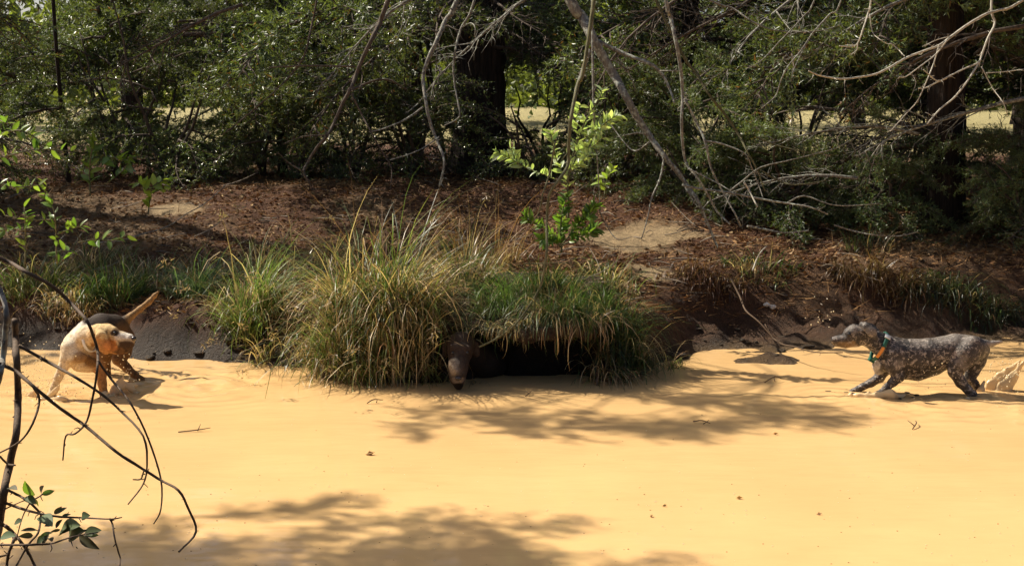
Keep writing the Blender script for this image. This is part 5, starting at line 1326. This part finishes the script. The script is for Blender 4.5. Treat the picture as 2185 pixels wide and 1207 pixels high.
pr += segL([(850, 400, .58, 50), (905, 355, .62, 30), (975, 300, .64, 26), (1050, 240, .65, 24), (1095, 190, .66, 19), (1125, 158, .66, 9)], 1.0, (.34, .2, .08), .012)   # tail carried up
fo = t_(600, 1000); fo[2] = 0
dogL = empty('dog', fo, 'tan and cream hound with dark saddle splashing at the left, tail raised', 'dog', 'dogs in the pond')
pm = lambda zx, zy, dy, rx, rz, c, ry=.06: (t_(zx, zy, dy), (rx * sL, ry, rz * sL), c)
skin('body', pr, .0058, .022, M['coat_tan'], dogL, fo, paint=[
    pm(700, 470, -.1, 130, 70, (.62, .44, .21), .12), pm(850, 512, -.13, 95, 30, (.66, .58, .48)), pm(870, 590, -.13, 75, 62, (.055, .030, .016)), pm(800, 625, -.13, 60, 34, (.12, .06, .025)), pm(740, 590, -.15, 55, 60, (.46, .19, .06)),  # crown of the head paled, sunlight put into its colour
    pm(772, 490, -.15, 34, 26, (.05, .03, .02)), pm(640, 520, -.12, 36, 30, (.36, .19, .07), .05), pm(445, 700, -.1, 30, 18, (.30, .18, .08)), pm(580, 720, -.05, 50, 40, (.19, .10, .035)),
    pm(600, 620, -.08, 40, 60, (.25, .13, .045)), pm(640, 400, .3, 180, 75, (.05, .034, .025), .3), pm(770, 400, .5, 90, 60, (.06, .04, .026), .3), pm(500, 470, .1, 60, 60, (.58, .52, .44), .2), pm(430, 600, -.03, 70, 110, (.70, .60, .44), .15)])
ball('eye', t_(772, 490, -.152), .0095, M['eye'], dogL, fo); ball('eye', t_(800, 485, -.06), .009, M['eye'], dogL, fo)
ball('nose', t_(926, 535, -.14), .0165, M['nose'], dogL, fo, (.9, 1.2, .9))
M['collar_white'] = plain('pale_collar', (.62, .62, .64), .45, .4)
cA, cB = t_(540, 445, -.0), t_(575, 640, -.03)
dd_ = norm(cB - cA); ax_ = np.array([dd_[2], .25, -dd_[0]])
rl = np.linalg.norm(cB - cA) / 2 - .004
ring('collar', (cA + cB) / 2 + np.array([.012, -.005, 0]), ax_, rl, rl * .98, .016, M['collar_white'], dogL, fo)

# ---- dark dog peering from the hollow
zM = zoomf(850, 640, 5.4625); YM = 7.99; sM = 1.14 / 5.4625 * mpp(YM) * 1.01
def d_(zx, zy, dy=0.0): return P(*zM(690 + (zx - 690) * 1.12, 960 + (zy - 960) * 1.10), YM + dy)
def segM(pts, q=1.0, col=(.05, .035, .027), k=None): return seg(pts, q, col, k, sM, d_)
HD = (.055, .034, .022); PL = (.26, .20, .14)
pr = segM([(725, 560, .10, 138), (715, 640, .05, 130)], 1.0, HD) + segM([(705, 720, .0, 108), (695, 800, -.05, 96), (690, 880, -.08, 88)], .95, HD) + segM([(640, 760, -.09, 46), (660, 830, -.115, 44)], .8, PL)
pr += segM([(690, 930, -.07, 72), (700, 985, -.05, 50)], .9, HD)
pr += segM([(640, 590, .0, 36), (800, 600, .0, 36)], .9, HD)
for sx in (-1, 1):
    cx = 725
    pr += segM([(cx + sx * 110, 520, .13, 34), (cx + sx * 150, 580, .13, 46), (cx + sx * 165, 660, .12, 34)], .5, HD, .008)
pr += segM([(740, 560, .15, 130), (850, 660, .26, 150), (960, 740, .34, 170), (1060, 780, .42, 150)], 1.0, (.016, .011, .009))  # darker than the head: the hollow's shade put into the body colour
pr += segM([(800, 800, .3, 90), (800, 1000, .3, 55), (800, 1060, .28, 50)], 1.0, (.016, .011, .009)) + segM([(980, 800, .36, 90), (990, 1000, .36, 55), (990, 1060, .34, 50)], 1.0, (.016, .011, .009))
fo = d_(850, 1000, .3); fo[2] = 0
dogM = empty('dog', fo, 'dark brown wet dog peering out of the hollow under the grass, muzzle at the water', 'dog', 'dogs in the pond')
pm = lambda zx, zy, rx, rz, c, dy=-.08, ry=.08: (d_(zx, zy, dy), (rx * sM, ry, rz * sM), c)
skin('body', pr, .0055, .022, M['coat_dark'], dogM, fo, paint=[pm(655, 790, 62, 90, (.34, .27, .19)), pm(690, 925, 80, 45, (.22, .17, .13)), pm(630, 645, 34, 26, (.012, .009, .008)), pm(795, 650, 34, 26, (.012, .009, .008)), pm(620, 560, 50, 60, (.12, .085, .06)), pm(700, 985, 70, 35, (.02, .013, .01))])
for zx in (640, 792): ball('eye', d_(zx, 645, -.045), .009, M['eye'], dogM, fo)
ball('nose', d_(697, 915, -.135), .0155, M['nose'], dogM, fo, (1.25, .9, .85))

# ================================================================== splashes
def drops(mb, c, spread, n, r, s0=.002, s1=.007):
    for i in range(n):
        p = np.asarray(c) + r.standard_normal(3) * np.array(spread)
        if p[2] < .006: p[2] = .006 + abs(p[2]) * .3
        mb.add(IV * r.uniform(s0, s1) * np.array([1, 1, r.uniform(.8, 1.6)]) + p, [IF])
m, nt, b = mat('muddy_splash')
b.inputs['Base Color'].default_value = (.76, .58, .33, 1); b.inputs['Roughness'].default_value = .15; b.inputs['IOR'].default_value = 1.33
tr = nt.nodes.new('ShaderNodeBsdfTranslucent'); tr.inputs[0].default_value = (.8, .62, .36, 1)
mx = nt.nodes.new('ShaderNodeMixShader'); mx.inputs[0].default_value = .25
nt.links.new(b.outputs[0], mx.inputs[1]); nt.links.new(tr.outputs[0], mx.inputs[2]); nt.links.new(mx.outputs[0], nt.nodes['Material Output'].inputs[0])
M['splash'] = m
m2_ = m.copy(); m2_.name = 'bright_droplet'; M['drop'] = m2_  # paler copy of the splash, sun glints put into its colour
m2_.node_tree.nodes['Principled BSDF'].inputs['Base Color'].default_value = (.85, .74, .5, 1)
for n_ in m2_.node_tree.nodes:
    if n_.type == 'BSDF_TRANSLUCENT': n_.inputs[0].default_value = (.95, .85, .6, 1)
def splash(name, label, prims, seed, cat='splash', nd_=0, h=.005, noise=.012):
    r = np.random.default_rng(seed)
    groups = []
    for grp in prims:
      jets = []
      for (a, b_, ra, rb, q, c, kk) in grp:          # ragged fingers of water leaving each crest
          for i in range(3):
              u = r.random(); p = a + (b_ - a) * u
              d = norm(norm(b_ - a) * 1.2 + np.array([r.normal(0, .5), r.normal(0, .3), abs(r.normal(.7, .4))]))
              L = (ra + rb) * r.uniform(.7, 1.6) + .008
              d[2] *= .8; jets.append((p, p + d * L * .8, max(ra, rb) * r.uniform(.35, .6), .004, .8, c, .008))
      groups.append(list(grp) + jets)
    prims = groups
    fo = np.array(prims[0][0][0]); fo[2] = 0
    t = empty(name, fo, label, cat, 'splashes round the dogs')
    for grp in prims: skin('sheet', grp, h, .02, M['splash'], t, fo, noise)
    return t, fo, r
w_ = lambda f, pts, q=.35: [(f(x0, y0, d0), f(x1, y1, d1), r0 * mpp(7.9) / 4, r1 * mpp(7.9) / 4, q, (.6, .4, .2), None) for (x0, y0, d0, r0), (x1, y1, d1, r1) in zip(pts[:-1], pts[1:])]
pr = [w_(g_, [(1700, 905, .1, 20), (1760, 830, .1, 60), (1840, 760, .1, 62), (1920, 690, .1, 42), (1985, 615, .1, 14)]), w_(g_, [(1780, 890, .08, 26), (1860, 830, .08, 60), (1940, 740, .08, 40), (2020, 625, .08, 14)]), w_(g_, [(1840, 900, .1, 12), (1890, 850, .1, 34), (1960, 760, .1, 20)]), w_(g_, [(1640, 905, .02, 22), (1660, 850, .02, 24), (1680, 800, .04, 10)])]
t, fo, r = splash('water_splash', 'sheet of yellow muddy water thrown up behind the grey dog', pr, 801, noise=.007)
mb = MB(); drops(mb, g_(1850, 720, .08) - fo, (.10, .05, .06), 190, r, .0012, .0045); tag(mb.build('droplets', M['drop'], t, True), kind='stuff')
pr = [w_(t_, [(190, 1050, -.1, 10), (240, 1010, -.1, 26), (290, 960, -.1, 18), (320, 920, -.1, 6)], .6), w_(t_, [(120, 1060, -.1, 16), (200, 1040, -.12, 34), (330, 1030, -.14, 30), (420, 1050, -.12, 12)], .7), w_(t_, [(60, 1050, -.05, 10), (110, 1000, -.05, 26), (150, 930, -.05, 10)], .5)]
t, fo, r = splash('water_splash', 'splash of muddy water round the leading paw of the tan dog', pr, 802)
mb = MB(); drops(mb, t_(200, 850, .0) - fo, (.11, .10, .10), 420, r, .0012, .0045); tag(mb.build('droplets', M['drop'], t, True), kind='stuff')
pr = [w_(t_, [(720, 1010, .05, 12), (780, 950, .08, 38), (830, 890, .1, 34), (890, 930, .1, 22), (940, 980, .1, 8)], .6), w_(t_, [(640, 1030, .0, 16), (700, 1000, -.04, 36), (760, 1010, -.03, 14)], .7)]
t, fo, r = splash('water_splash', 'splash of muddy water round the standing legs of the tan dog', pr, 803)
mb = MB(); drops(mb, t_(850, 780, .1) - fo, (.07, .08, .06), 60, r, .0015, .005); tag(mb.build('droplets', M['drop'], t, True), kind='stuff')
pr = [w_(g_, [(500, 900, -.06, 8), (620, 900, -.08, 18), (760, 905, -.1, 28), (880, 890, -.1, 34), (960, 910, -.08, 12)], .9), w_(g_, [(820, 900, -.1, 16), (870, 868, -.1, 14)], .7), w_(g_, [(1480, 975, -.1, 10), (1530, 955, -.1, 24), (1600, 975, -.1, 12)], .9)]
t, fo, r = splash('water_splash', 'low splash of muddy water at the front paws of the grey dog', pr, 804)
mb = MB(); drops(mb, g_(1150, 760, -.1) - fo, (.12, .04, .05), 46, r, .0012, .004); drops(mb, g_(330, 230, 0) - fo, (.06, .05, .06), 16, r, .002, .0045); tag(mb.build('droplets', M['drop'], t, True), kind='stuff')
